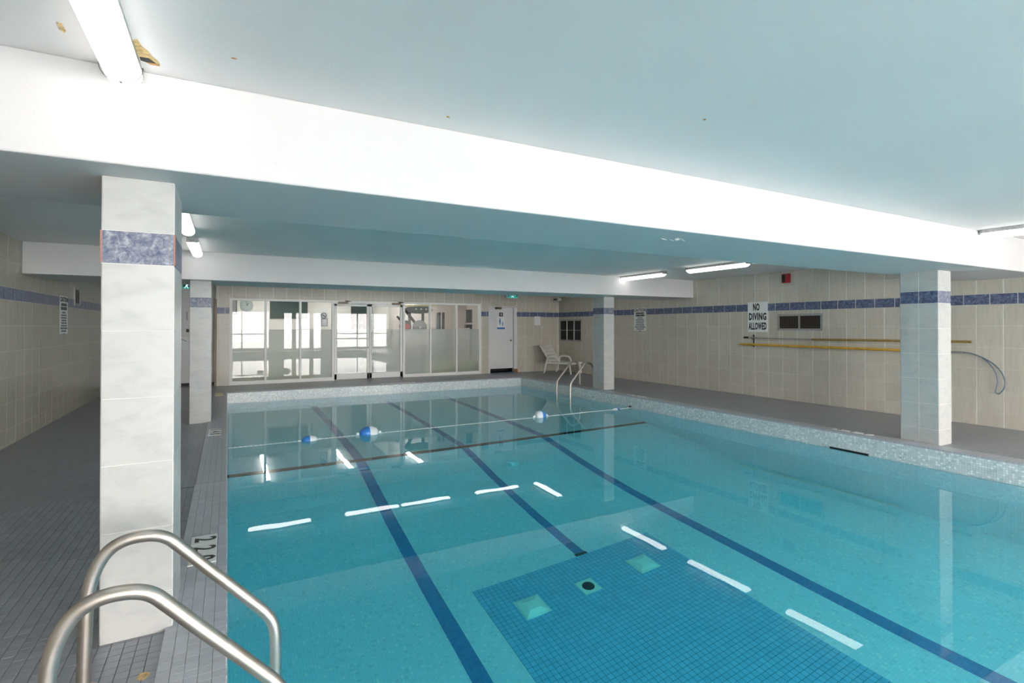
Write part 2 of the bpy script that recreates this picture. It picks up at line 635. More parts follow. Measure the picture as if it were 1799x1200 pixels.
SX0, SX1, SY0, SY1 = 2.10, 4.33, 0.9, 4.70
pf = struct(floor_strip(XL - 0.1, XR + 0.1, YN - 0.1, YF + 0.1, 0.0, 0.25).build('floor_pool', M['pool_floor']))
for x in (1.74, 4.94):
    floor_strip(x - 0.072, x + 0.072, YN + 0.3, YF - 0.3, 0.002, 0.004).build('lane_line', M['lane'], pf)
floor_strip(3.41 - 0.06, 3.41 + 0.06, SY1 + 0.04, YF - 0.3, 0.002, 0.004).build('lane_line', M['lane'], pf)
floor_strip(3.41 - 0.075, 3.41 + 0.075, SY1, SY1 + 0.045, 0.003, 0.004).build('lane_end_bar', M['black'], pf)
floor_strip(XL, XR, 7.93, 8.03, 0.004, 0.006).build('depth_break_line', M['black'], pf)
# tiled sump around the main drains
sump = floor_strip(SX0, SX1, SY0, SY1, 0.001, 0.004).build('sump_bed', M['sump_grout'], pf)
tb = []
nx = round((SX1 - SX0) / 0.0507)
ny = round((SY1 - SY0) / 0.0507)
px_, py_ = (SX1 - SX0) / nx, (SY1 - SY0) / ny
for i in range(nx):
    for j in range(ny):
        y0 = SY0 + j * py_
        z = floor_z(y0 + py_ / 2)
        tb.append((SX0 + i * px_ + 0.002, SX0 + (i + 1) * px_ - 0.002, y0 + 0.002, y0 + py_ - 0.002, z - 0.004, z + 0.005))
pieces(pf, tb, M['sump_tile'], 'sump_tile', 300, 0.001, 'sump_tiling')

def pool_wall(name, dims, mat):
    return struct(box(name, dims, mat))
wpr = pool_wall('wall_pool_right', (XR, XR + 0.2, YN - 0.2, YF + 0.2, -2.6, -0.002), M['pool_wall_x'])
wpl = pool_wall('wall_pool_left', (XL - 0.2, XL, YN - 0.2, YF + 0.2, -2.6, -0.002), M['pool_wall_x'])
wpf = pool_wall('wall_pool_far', (XL, XR, YF, YF + 0.2, -2.6, -0.002), M['pool_wall_y'])
wpn = pool_wall('wall_pool_near', (XL, XR, YN - 0.2, YN, -2.6, -0.002), M['pool_wall_y'])

# pale mosaic above the water: every small square is real but far too small to pick apart
def mosaic(parent, wall):
    mb = MB()
    s, g = 0.0254, 0.0022
    rows = 11
    if wall == 'right':
        n = int((YF - 0.6) / s)
        for i in range(n):
            y = YF - (i + 1) * s
            for r in range(rows):
                mb.box(XR - 0.005, XR + 0.001, y + g / 2, y + s - g / 2, -(r + 1) * s + g / 2, -r * s - g / 2)
    elif wall == 'left':
        n = int((YF - 0.6) / s)
        for i in range(n):
            y = YF - (i + 1) * s
            for r in range(rows):
                mb.box(XL - 0.001, XL + 0.005, y + g / 2, y + s - g / 2, -(r + 1) * s + g / 2, -r * s - g / 2)
    elif wall == 'far':
        n = int(XR / s)
        for i in range(n):
            x = XL + i * s
            for r in range(rows):
                mb.box(x + g / 2, x + s - g / 2, YF - 0.005, YF + 0.001, -(r + 1) * s + g / 2, -r * s - g / 2)
    o = mb.build('mosaic_squares', M['mosaic_piece'], parent)
    o['kind'] = 'stuff'
mosaic(wpr, 'right')
mosaic(wpf, 'far')
mosaic(wpl, 'left')
box('mosaic_bed', (XL - 0.002, XL + 0.003, 0.6, YF, -0.28, -0.003), M['mosaic_grout'], wpl)
box('mosaic_bed', (XR - 0.003, XR + 0.002, 0.6, YF, -0.28, -0.003), M['mosaic_grout'], wpr)
box('mosaic_bed', (XL, XR, YF - 0.003, YF + 0.002, -0.28, -0.003), M['mosaic_grout'], wpf)
# skimmer mouth
sk = thing('skimmer_mouth', 'dark slot of the pool skimmer at the waterline of the mosaic wall', 'skimmer', (XR - 0.006, 4.07, -0.215))
MB().box(-0.004, 0.004, -0.25, 0.25, -0.05, 0.018).build('opening', M['dark'], sk)
fr_ = MB()
fr_.box(-0.010, 0.004, -0.265, -0.25, -0.06, 0.026).box(-0.010, 0.004, 0.25, 0.265, -0.06, 0.026).box(-0.010, 0.004, -0.265, 0.265, 0.018, 0.026)
fr_.build('surround', M['mosaic_grout'], sk)

# water: one closed body
wat = tag(box('pool_water', (XL - 0.002, XR + 0.002, YN - 0.002, YF + 0.002, -2.4, WL), M['water']), 'clear turquoise water filling the swimming pool', 'water')
wat['kind'] = 'stuff'

# main drains
dz = floor_z(4.2) + 0.006
for i, x in enumerate((2.505, 3.855)):
    d = thing('drain_cover', ('pale green square drain cover in the blue sump, near its open side edge' if i == 0 else
              'pale green square drain cover in the blue sump, beside the short lane end'), 'drain cover', (x, 4.235, dz))
    mb = MB()
    h, t = 0.118, 0.055
    b = len(mb.v)
    mb.v += [(-h, -h, 0), (h, -h, 0), (h, h, 0), (-h, h, 0), (-h, -h, .014), (h, -h, .014), (h, h, .014), (-h, h, .014), (-t, -t, .04), (t, -t, .04), (t, t, .04), (-t, t, .04)]
    mb.f += [(0, 3, 2, 1), (0, 1, 5, 4), (1, 2, 6, 5), (2, 3, 7, 6), (3, 0, 4, 7), (4, 5, 9, 8), (5, 6, 10, 9), (6, 7, 11, 10), (7, 4, 8, 11), (8, 9, 10, 11)]
    mb.build('grille', M['grate'], d)
    MB().box(-0.13, 0.13, -0.13, 0.13, -0.002, 0.004).build('base', M['grate'], d)
d = thing('round_drain', 'black round drain in a pale square plate between the two green covers', 'drain', (3.135, 4.22, dz))
MB().box(-0.097, 0.097, -0.097, 0.097, -0.002, 0.008).build('plate', M['grate'], d)
MB().lathe([(0.062, 0.0), (0.062, 0.013), (0.05, 0.015)], (0, 0, 0), n=28).build('drain_mouth', M['dark'], d, smooth=True)

# ------------------------------------------------------------------ deck
DY0, DY1 = 1.0, 5.6
deck = MB()
deck.box(XWL - 0.1, XL - COP, DY1, YWB + 0.6, -0.12, 0.0)
deck.box(XWL - 0.1, XL - COP, YWN - 0.1, DY0, -0.12, 0.0)
deck.box(XR + COP, XWR + 0.1, YWN - 0.1, YWB + 0.6, -0.12, 0.0)
deck.box(XL - COP, XR + COP, YF + COP, YWB + 0.6, -0.12, 0.0)
deck.box(XL - COP, XR + COP, YWN - 0.1, YN - COP, -0.12, 0.0)
fl = struct(deck.build('floor', M['deck_far']))
box('tile_bed', (XWL - 0.1, XL - COP, DY0, DY1, -0.12, -0.004), M['deck_grout'], fl)
tb = []
s = 0.051
for i in range(41):
    x1 = XL - COP - i * s
    for j in range(int(round((DY1 - DY0) / s))):
        y0 = DY0 + j * s
        tb.append((x1 - s + 0.0014, x1 - 0.0014, y0 + 0.0011, y0 + s - 0.0011, -0.006, random.uniform(-0.0008, 0.0004)))
def hid(c):
    return c[0] < -0.25 and c[1] > 2.99 and -0.62 < c[0]
pieces(fl, tb, M['deck_tile'], 'deck_tile', 300, 0.0012, 'deck_tiling', hid)
# coping around the pool, a little proud of the deck
cop = MB()
cop.box(XL - COP, XL, YN - COP, DY0, -0.1, COPH).box(XL - COP, XL, DY1, YF + COP, -0.1, COPH)
cop.box(XR, XR + COP, YN - COP, YF + COP, -0.1, COPH)
cop.box(XL, XR, YF, YF + COP, -0.1, COPH).box(XL, XR, YN - COP, YN, -0.1, COPH)
co = struct(cop.build('trim_1', M['cope_far'], bevel=0.006), 'blue grey tiled coping round the pool edge')
box('coping_bed', (XL - COP + 0.002, XL - 0.002, DY0, DY1, -0.1, COPH - 0.004), M['deck_grout'], co)
tb = []
for i in range(5):
    for j in range(int(round((DY1 - DY0) / s))):
        y0 = DY0 + j * s
        tb.append((XL - (i + 1) * s + 0.0008, XL - i * s - 0.0008, y0 + 0.0006, y0 + s - 0.0006, COPH - (0.03 if i in (0, 4) else 0.006), COPH))
pieces(co, tb, M['cope_tile'], 'coping_tile', 300, 0.0011, 'coping_tiling')

# ------------------------------------------------------------------ room shell
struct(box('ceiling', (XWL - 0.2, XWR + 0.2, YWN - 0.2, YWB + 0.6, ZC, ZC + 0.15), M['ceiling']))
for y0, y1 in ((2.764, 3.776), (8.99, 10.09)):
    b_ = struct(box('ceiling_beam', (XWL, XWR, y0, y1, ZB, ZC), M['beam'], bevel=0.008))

ZR = [0.0, 0.208, 0.522, 0.836, 1.15, 1.464, 1.778, 1.932, 2.246, 2.56]
BAND = 6
GV, GH, TT = 0.009, 0.0025, 0.004

def wall_cells(u0, u1, ub, uw, cuts):
    """tile rectangles on a wall between u0 and u1; cuts = openings (a, b, z0, z1)"""
    out = []
    for r in range(len(ZR) - 1):
        z0, z1 = ZR[r], ZR[r + 1]
        base = ub if r == BAND else uw
        k = math.floor((u0 - base) / TP)
        u = base + k * TP
        while u < u1:
            a, b = max(u, u0), min(u + TP, u1)
            u += TP
            if b - a < 0.03:
                continue
            rects = [(a, b, z0, z1)]
            for (ca, cb, c0, c1) in cuts:
                nxt = []
                for (p, q, m, n) in rects:
                    if q <= ca or p >= cb or n <= c0 or m >= c1:
                        nxt.append((p, q, m, n))
                        continue
                    if p < ca:
                        nxt.append((p, ca, m, n))
                    if q > cb:
                        nxt.append((cb, q, m, n))
                    pp, qq = max(p, ca), min(q, cb)
                    if m < c0:
                        nxt.append((pp, qq, m, c0))
                    if n > c1:
                        nxt.append((pp, qq, c1, n))
                rects = nxt
            out += [(p, q, m, n, r == BAND) for (p, q, m, n) in rects if q - p > 0.02 and n - m > 0.02]
    return out

def tile_wall(parent, cells, conv, limit=300, mat='wall_tile'):
    body = [conv(a + GV / 2, b - GV / 2, m + GH / 2, n - GH / 2) for a, b, m, n, k in cells if not k]
    band = [conv(a + GV / 2, b - GV / 2, m + GH / 2, n - GH / 2) for a, b, m, n, k in cells if k]
    pieces(parent, body, M[mat], 'wall_tile', limit, 0.0015, 'wall_tiling')
    pieces(parent, band, M['band'], 'band_tile', limit, 0.0015, 'band_tiling')

GR = (13.50, 14.70, 1.012, 1.668)      # dark barred window on the right wall
VT = (5.92, 6.77, 1.41, 1.675)         # vent on the right wall
wr = struct(box('wall_right', (XWR + TT, XWR + 0.25, YWN, YWB + 0.6, 0, ZC), M['grout']))
tile_wall(wr, [c for c in wall_cells(1.6, YWB, 3.13, 3.285, [GR, VT])], lambda a, b, m, n: (XWR, XWR + TT, a, b, m, n))
tile_wall(wr, wall_cells(YWN, 1.6, 3.13, 3.285, []), lambda a, b, m, n: (XWR, XWR + TT, a, b, m, n), 0)
LV = (11.67, 12.04, 1.845, 2.125)      # vent on the left wall
wl = struct(box('wall_left', (XWL - 0.25, XWL - TT, YWN, YWB + 0.6, 0, ZC), M['grout']))
tile_wall(wl, wall_cells(7.5, YWB, 8.683, 8.50, [LV]), lambda a, b, m, n: (XWL - TT, XWL, a, b, m, n), 300, 'wall_tile_olive_shaded')
tile_wall(wl, wall_cells(YWN, 7.5, 8.683, 8.50, []), lambda a, b, m, n: (XWL - TT, XWL, a, b, m, n), 0, 'wall_tile_olive_shaded')

# wall holding the glass partition
GX0, GX1, GZ0, GZ1 = 0.05, 6.91, 0.02, 2.165
DX0, DX1, DZ1 = 7.17, 8.17, 2.10
REC = -0.25
wb = MB()
wb.box(REC, GX0, YWB + TT, YWB + 0.2, 0, ZC)
wb.box(GX0, GX1, YWB + TT, YWB + 0.2, GZ1, ZC)
wb.box(GX1, DX0, YWB + TT, YWB + 0.2, 0, ZC)
wb.box(DX0, DX1, YWB + TT, YWB + 0.2, DZ1, ZC)
wb.box(DX1, XWR + 0.1, YWB + TT, YWB + 0.2, 0, ZC)
wb = struct(wb.build('wall_back', M['grout']))
tile_wall(wb, wall_cells(REC, XWR, 8.34, 8.185, [(GX0, GX1, -1, GZ1), (DX0, DX1, -1, DZ1)]), lambda a, b, m, n: (a, b, YWB, YWB + TT, m, n))
# recess beside it on the left
rec = MB()
rec.box(XWL, -1.82, 15.2, 15.35, 0, ZC).box(-0.74, REC, 15.2, 15.35, 0, ZC).box(-1.82, -0.74, 15.2, 15.35, 2.12, ZC)
rec.box(REC, REC + 0.12, YWB + 0.05, 15.35, 0, ZC)
struct(rec.build('wall_recess', M['door_paint']))
struct(box('trim_2', (REC - 0.03, REC + 0.02, YWB - 0.015, YWB + 0.05, 0, 2.14), M['bronze']), 'dark metal edge strip on the corner of the recess')
struct(box('baseboard_recess', (XWL, REC, 15.175, 15.2, 0, 0.07), M['black']))

# window wall behind the camera
wins = [(-0.35, 2.27, 0.12, 2.42, (0.76,), 1.02), (3.03, 3.58, 0.06, 2.36, (), None), (3.72, 4.61, 0.06, 2.36, (), 1.3),
        (4.75, 5.29, 0.06, 2.36, (), None), (6.20, 9.5, 0.10, 2.36, (7.52, 8.55), 1.02)]
wn = MB()
edges = [XWL - 0.2] + [v for w in wins for v in w[:2]] + [XWR + 0.2]
for a, b in zip(edges[0::2], edges[1::2]):
    wn.box(a, b, YWN - 0.2, YWN, 0, ZC)
for w in wins:
    wn.box(w[0], w[1], YWN - 0.2, YWN, 0, w[2]).box(w[0], w[1], YWN - 0.2, YWN, w[3], ZC)
struct(wn.build('wall_near', M['gym_wall']))
k_ = 3
for (a, b, z0, z1, mull, hb) in wins:
    f = MB()
    t = 0.05
    f.box(a, a + t, YWN - 0.12, YWN - 0.06, z0, z1).box(b - t, b, YWN - 0.12, YWN - 0.06, z0, z1)
    f.box(a, b, YWN - 0.12, YWN - 0.06, z0, z0 + t).box(a, b, YWN - 0.12, YWN - 0.06, z1 - t, z1)
    for x in mull:
        f.box(x - 0.03, x + 0.03, YWN - 0.12, YWN - 0.06, z0, z1)
    if hb:
        f.box(a, b, YWN - 0.12, YWN - 0.06, hb - 0.025, hb + 0.025)
    wo = struct(f.build('window_%d' % k_, M['galv']))
    k_ += 1
    pd = bpy.data.lights.new('daylight_portal', 'AREA')
    pd.shape = 'RECTANGLE'
    pd.size, pd.size_y = b - a, z1 - z0
    pd.cycles.is_portal = True
    po = bpy.data.objects.new('daylight_portal', pd)
    C.objects.link(po)
    po.location = ((a + b) / 2, YWN - 0.02, (z0 + z1) / 2)
    po.rotation_euler = (R(90), 0, 0)
terr = MB().box(-16, 22, -30, YWN - 0.2, -0.3, -0.05)
struct(terr.build('floor_terrace', M['snow']))

# ------------------------------------------------------------------ tiled columns
CZ = [0.0, 0.189, 0.501, 0.811, 1.118, 1.432, 1.743, 1.896, ZB]
def column(x0, x1, y0, y1, seam, faces, label, front_mat):
    core = struct(MB().box(x0 + 0.003, x1 - 0.003, y0 + 0.003, y1 - 0.003, 0, ZB).build('tiled_column', M['grout_white']), label)
    body, band, bandf = [], [], []
    ym = y0 + (y1 - y0) * seam
    g = 0.004
    for r in range(len(CZ) - 1):
        z0, z1 = CZ[r] + 0.0015, CZ[r + 1] - 0.0015
        isb = r == 6
        (bandf if isb else body).append((x0 + g, x1 - g, y0, y0 + 0.012, z0, z1))
        (band if isb else body).append((x0 + g, x1 - g, y1 - 0.012, y1, z0, z1))
        for xs in ((x0, x0 + 0.012), (x1 - 0.012, x1)):
            for a, b in ((y0 + g, ym), (ym, y1 - g)):
                (band if isb else body).append((xs[0], xs[1], a + 0.002, b - 0.002, z0, z1))
    pieces(core, body, M['col_tile'], 'column_tile', 300, 0.0015)
    pieces(core, band, M['band'], 'band_tile', 300, 0.0015)
    pieces(core, bandf, front_mat, 'band_tile', 300, 0.0015)
    return core
c1 = column(-0.509, -0.225, 3.004, 3.46, 0.62, 'r', 'white marbled tile column with a blue band, beside the large handrails', M['band_light'])
box('edge_strip', (-0.512, -0.506, 3.002, 3.0075, 1.745, 1.894), M['terracotta'], c1)
box('edge_strip', (-0.228, -0.2225, 3.004, 3.03, 1.745, 1.894), M['terracotta'], c1)
column(-0.495, -0.215, 9.20, 9.64, 0.62, 'r', 'tiled column with a blue band standing before the recessed white door', M['band_light'])
column(7.62, 7.93, 3.17, 3.59, 0.5, 'l', 'tiled column with a blue band standing in front of the yellow pole', M['band_light'])
column(7.62, 7.92, 9.65, 10.06, 0.5, 'l', 'tiled column with a blue band beside the far pool ladder', M['band_light'])

# ------------------------------------------------------------------ glass partition
YG = YWB + 0.07
def pane(parent, x0, x1, z0, z1, frost=1.385, name='glass_pane'):
    p = MB().box(x0, x1, YG - 0.004, YG + 0.004, z0, z1).build(name, M['glass'], parent)
    MB().box(x0, x1, YG + 0.006, YG + 0.008, z0, frost).build('frosted_film', M['frost'], p)
def glazing(name, xs, label):
    f = MB()
    t = 0.05
    f.box(xs[0], xs[-1], YG - 0.05, YG + 0.05, GZ1 - t, GZ1).box(xs[0], xs[-1], YG - 0.05, YG + 0.05, GZ0 - 0.02, GZ0 + 0.07)
    o = struct(f.build(name, M['white_metal'], bevel=0.003), label)
    for i, x in enumerate(xs):
        w = 0.026 if 0 < i < len(xs) - 1 else 0.03
        xc = x + (w if i == 0 else -w if i == len(xs) - 1 else 0)
        MB().box(xc - w, xc + w, YG - 0.06, YG + 0.06, GZ0 - 0.02, GZ1 - 0.004).build('mullion', M['white_metal'], o, bevel=0.003)
    for a, b in zip(xs, xs[1:]):
        pane(o, a + 0.03, b - 0.03, GZ0 + 0.07, GZ1 - t)
    return o
w1 = glazing('window_1', [GX0, 0.861, 1.688, 2.545], 'white framed glazing of three panes with the round clock')
w2 = glazing('window_2', [4.445, 5.28, 6.111, GX1], 'white framed glazing of three panes before the gym machines')
def glass_door(name, x0, x1, label, bar, hinge):
    f = MB()
    t = 0.062
    y0, y1 = YG - 0.025, YG + 0.025
    f.box(x0, x0 + t, y0, y1, 0.02, 2.08).box(x1 - t, x1, y0, y1, 0.02, 2.08)
    f.box(x0, x1, y0, y1, 2.02, 2.08).box(x0, x1, y0, y1, 0.02, 0.17)
    o = struct(f.build(name, M['white_metal'], bevel=0.003), label)
    pane(o, x0 + t, x1 - t, 0.17, 2.02)
    if bar:
        MB().tube([(x0 + 0.03, YG - 0.06, 1.13), (x1 - 0.03, YG - 0.06, 1.13)], 0.018).box(x0 + 0.02, x0 + 0.05, YG - 0.07, YG - 0.02, 1.10, 1.16).box(x1 - 0.05, x1 - 0.02, YG - 0.07, YG - 0.02, 1.10, 1.16).build('push_bar', M['white_metal'], o)
        MB().lathe([(0.016, -0.012), (0.016, 0.012)], (x1 - 0.03, YG - 0.03, 0.88), 'Y', 12).build('lock_cylinder', M['dark_metal'], o)
    else:
        MB().tube([(x0 + 0.05, YG - 0.03, 1.30), (x0 + 0.06, YG - 0.08, 1.26), (x0 + 0.06, YG - 0.08, 0.72), (x0 + 0.05, YG - 0.03, 0.68)], 0.014).build('pull_handle', M['white_metal'], o)
    xc = x0 + hinge
    cl = MB().box(xc - 0.16, xc + 0.10, YG - 0.085, YG - 0.03, 2.08, 2.135).build('door_closer', M['bronze'], o, bevel=0.004)
    MB().tube([(xc + 0.02, YG - 0.06, 2.135), (xc + 0.16, YG - 0.14, 2.15), (xc + 0.02, YG - 0.05, 2.165)], 0.012, 8).build('closer_arm', M['bronze'], cl)
    return o
door_head = struct(MB().box(2.545, 4.445, YG - 0.05, YG + 0.05, 2.09, GZ1).build('trim_3', M['white_metal'], bevel=0.003), 'white metal head above the glass doors')
d1 = glass_door('door_1', 2.555, 3.487, 'white framed glass door with a horizontal push bar', True, 0.25)
d2 = glass_door('door_2', 3.503, 4.435, 'white framed glass door with a vertical pull handle', False, 0.78)
for x in (2.53, 4.46):
    pass

# wall clock hung behind the first pane
ck = thing('wall_clock', 'round white clock seen at the top of the first glass pane', 'clock', (0.425, YG + 0.05, 1.99))
MB().lathe([(0.15, 0.0), (0.158, 0.004), (0.158, 0.03), (0.15, 0.036)], (0, -0.018, 0), 'Y', 40).build('case', M['white_plastic'], ck, smooth=True)
MB().lathe([(0.14, -0.001), (0.14, 0.001)], (0, -0.0195, 0), 'Y', 40).build('face', M['film'], ck)
MB().obox((0.0, -0.023, 0.05), (0.010, 0.002, 0.11), Matrix.Rotation(R(-8), 3, 'Y')).build('hand', M['grey_print'], ck)
MB().obox((0.025, -0.023, 0.03), (0.012, 0.002, 0.075), Matrix.Rotation(R(38), 3, 'Y')).build('hand', M['grey_print'], ck)
for k in range(12):
    t = k * math.pi / 6
    MB().obox((0.118 * math.sin(t), -0.022, 0.118 * math.cos(t)), (0.008, 0.002, 0.024), Matrix.Rotation(t, 3, 'Y')).build('hour_mark', M['grey_print'], ck)

# stickers on the third pane
YS = YG - 0.0055
st = thing('no_smoking_sticker', 'round crossed-out smoking sticker on the third glass pane', 'sticker', (2.28, YS, 1.755))
MB().box(-0.088, 0.088, -0.0008, 0.0008, -0.085, 0.085).build('backing', M['film'], st)
ring = MB()
n = 36
for k in range(n):
    a, b = 2 * math.pi * k / n, 2 * math.pi * (k + 1) / n
    q = [(r * math.sin(t), r * math.cos(t)) for r, t in ((0.058, a), (0.074, a), (0.074, b), (0.058, b))]
    ring.prism(q, -0.0028, -0.001, 'Y')
ring.build('ring', M['black'], st)
MB().obox((0, -0.002, 0), (0.13, 0.0014, 0.015), Matrix.Rotation(R(45), 3, 'Y')).build('slash', M['black'], st)
MB().obox((0, -0.002, -0.006), (0.085, 0.001, 0.016), Matrix.Rotation(R(0), 3, 'Y')).build('cigarette', M['grey_print'], st)
st = thing('notice_sticker', 'small white notice with dark border under the crossed-out smoking sticker', 'sticker', (2.295, YS, 1.575))
MB().box(-0.085, 0.085, -0.0008, 0.0008, -0.105, 0.105).build('border', M['grey_print'], st)
MB().box(-0.07, 0.07, -0.002, -0.0008, -0.09, 0.09).build('sheet', M['white'], st)
MB().box(-0.035, 0.05, -0.0028, -0.002, 0.02, 0.06).build('print', M['film'], st)

# ------------------------------------------------------------------ white doors
dr = struct(box('door_3', (7.235, 8.06, YWB + 0.045, YWB + 0.09, 0.135, 2.065), M['door_paint'], bevel=0.004), 'off-white change room door with blue pictogram')
f = MB()
f.box(DX0, DX0 + 0.055, YWB - 0.012, YWB + 0.12, 0, DZ1).box(DX1 - 0.10, DX1, YWB - 0.012, YWB + 0.12, 0, DZ1).box(DX0, DX1, YWB - 0.012, YWB + 0.12, 2.07, DZ1)
f.build('door_frame', M['door_paint'], dr, bevel=0.003)
box('threshold', (DX0 + 0.055, DX1 - 0.10, YWB + 0.02, YWB + 0.6, 0.0, 0.012), M['teal_sheet'], dr)
MB().box(DX0 - 0.1, DX1 + 0.1, YWB + 0.5, YWB + 0.52, -0.05, 2.4).box(DX0 - 0.12, DX0 - 0.1, YWB + 0.2, YWB + 0.52, -0.05, 2.4).box(DX1 + 0.1, DX1 + 0.12, YWB + 0.2, YWB + 0.52, -0.05, 2.4).box(DX0 - 0.12, DX1 + 0.12, YWB + 0.2, YWB + 0.52, 2.4, 2.42).build('light_leak_box', M['dark'], dr)  # unseen black box added behind the door to stop sky light leaking in
box('rusty_foot', (DX1 - 0.12, DX1 + 0.02, YWB - 0.03, YWB - 0.012, 0.0, 0.11), M['rust'], dr)
MB().lathe([(0.028, 0), (0.028, 0.02), (0.018, 0.05), (0.03, 0.065), (0.03, 0.085), (0.012, 0.09)], (7.985, YWB + 0.045, 1.02), 'Y', 16).build('knob_rose', M['dark_metal'], dr)
cl = MB().box(7.42, 7.62, YWB - 0.01, YWB + 0.045, 2.01, 2.055).build('door_closer', M['bronze'], dr)
MB().tube([(7.5, YWB + 0.0, 2.055), (7.34, YWB - 0.09, 2.065), (7.62, YWB - 0.02, 2.075)], 0.009, 8).build('closer_arm', M['bronze'], cl)
sg = thing('door_plaque', 'small black square plaque near the top of the off-white door', 'sign', (7.63, YWB + 0.043, 1.845))
MB().box(-0.062, 0.062, -0.003, 0.002, -0.062, 0.062).build('plate', M['black'], sg)
MB().box(-0.014, 0.014, -0.005, -0.003, -0.035, 0.02).build('symbol', M['white'], sg)
MB().lathe([(0.013, -0.005), (0.013, -0.003)], (0, 0, 0.034), 'Y', 14).build('symbol', M['white'], sg)
sg = thing('pictogram_sign', 'white sign with blue adult and child figures on the off-white door', 'sign', (7.625, YWB + 0.043, 1.57))
MB().box(-0.14, 0.14, -0.003, 0.002, -0.2, 0.2).build('sheet', M['white'], sg)
def figure(x, z, h):
    mb = MB()
    mb.lathe([(h * 0.10, -0.005), (h * 0.10, -0.003)], (x, 0, z + h * 0.90), 'Y', 14)
    mb.prism([(x - h * .13, z + h * .45), (x + h * .13, z + h * .45), (x + h * .11, z + h * .78), (x - h * .11, z + h * .78)], -0.005, -0.003, 'Y')
    mb.prism([(x - h * .10, z), (x - h * .02, z), (x - h * .01, z + h * .46), (x - h * .11, z + h * .46)], -0.005, -0.003, 'Y')
    mb.prism([(x + h * .02, z), (x + h * .10, z), (x + h * .11, z + h * .46), (x + h * .01, z + h * .46)], -0.005, -0.003, 'Y')
    return mb
figure(-0.035, -0.05, 0.20).build('figure', M['blue'], sg)
figure(0.055, -0.09, 0.14).build('figure', M['blue'], sg)
MB().box(-0.135, 0.135, -0.005, -0.003, -0.19, -0.135).build('blue_bar', M['blue'], sg)
pp = thing('paper_notice', 'plain white paper notice on the tiles above the lounge chair', 'notice', (8.95, YWB - 0.002, 1.65))
MB().box(-0.115, 0.115, -0.002, 0.001, -0.145, 0.145).build('sheet', M['white'], pp)

dr = struct(box('door_4', (-1.78, -0.78, 15.215, 15.26, 0.02, 2.08), M['door_paint'], bevel=0.004), 'white door with a landscape notice in the recess')
f = MB()
f.box(-1.82, -1.78, 15.18, 15.3, 0, 2.12).box(-0.78, -0.74, 15.18, 15.3, 0, 2.12).box(-1.82, -0.74, 15.18, 15.3, 2.08, 2.12)
f.build('door_frame', M['door_paint'], dr)
MB().box(-0.89, -0.83, 15.19, 15.215, 1.32, 1.40).build('lock_plate', M['dark_metal'], dr)
MB().tube([(-0.87, 15.16, 1.62), (-0.87, 15.16, 1.82)], 0.012, 8).box(-0.885, -0.855, 15.16, 15.215, 1.80, 1.83).box(-0.885, -0.855, 15.16, 15.215, 1.61, 1.64).build('pull_handle', M['galv'], dr)
sg = thing('landscape_notice', 'white notice with a dark diagonal sketch on the recessed door', 'notice', (-1.02, 15.21, 1.04))
MB().box(-0.17, 0.17, -0.003, 0.002, -0.16, 0.16).build('sheet', M['white'], sg)
MB().obox((0.07, -0.004, 0.09), (0.17, 0.002, 0.012), Matrix.Rotation(R(28), 3, 'Y')).build('sketch_line', M['grey_print'], sg)

# ------------------------------------------------------------------ gym behind the glass
GY = 20.6
struct(box('floor_gym', (GX0 - 0.4, 8.9, YWB + 0.2, GY, -0.05, 0.012), M['gym_floor']))
struct(box('ceiling_gym', (GX0 - 0.4, 8.9, YWB + 0.2, GY + 0.1, 2.62, 2.75), M['ceiling']))
struct(box('wall_gym_back', (GX0 - 0.4, 8.9, GY, GY + 0.12, 0, 2.7), M['gym_wall']))
struct(box('wall_gym_left', (GX0 - 0.32, GX0 - 0.2, YWB + 0.2, GY, 0, 2.7), M['gym_wall']))
struct(box('wall_gym_right', (7.9, 8.02, YWB + 0.65, GY, 0, 2.7), M['gym_pink']))
struct(MB().box(6.93, 8.02, YWB + 0.62, YWB + 0.72, 0, 2.7).box(6.93, 7.03, YWB + 0.2, YWB + 0.62, 0, 2.7).build('wall_gym_front', M['gym_pink']))
struct(box('wall_gym_stub', (4.95, 5.05, 18.2, GY, 0, 2.7), M['gym_wall']))
struct(box('wall_gym_end', (5.05, 7.9, 18.2, 18.3, 0, 2.7), M['gym_pink']))

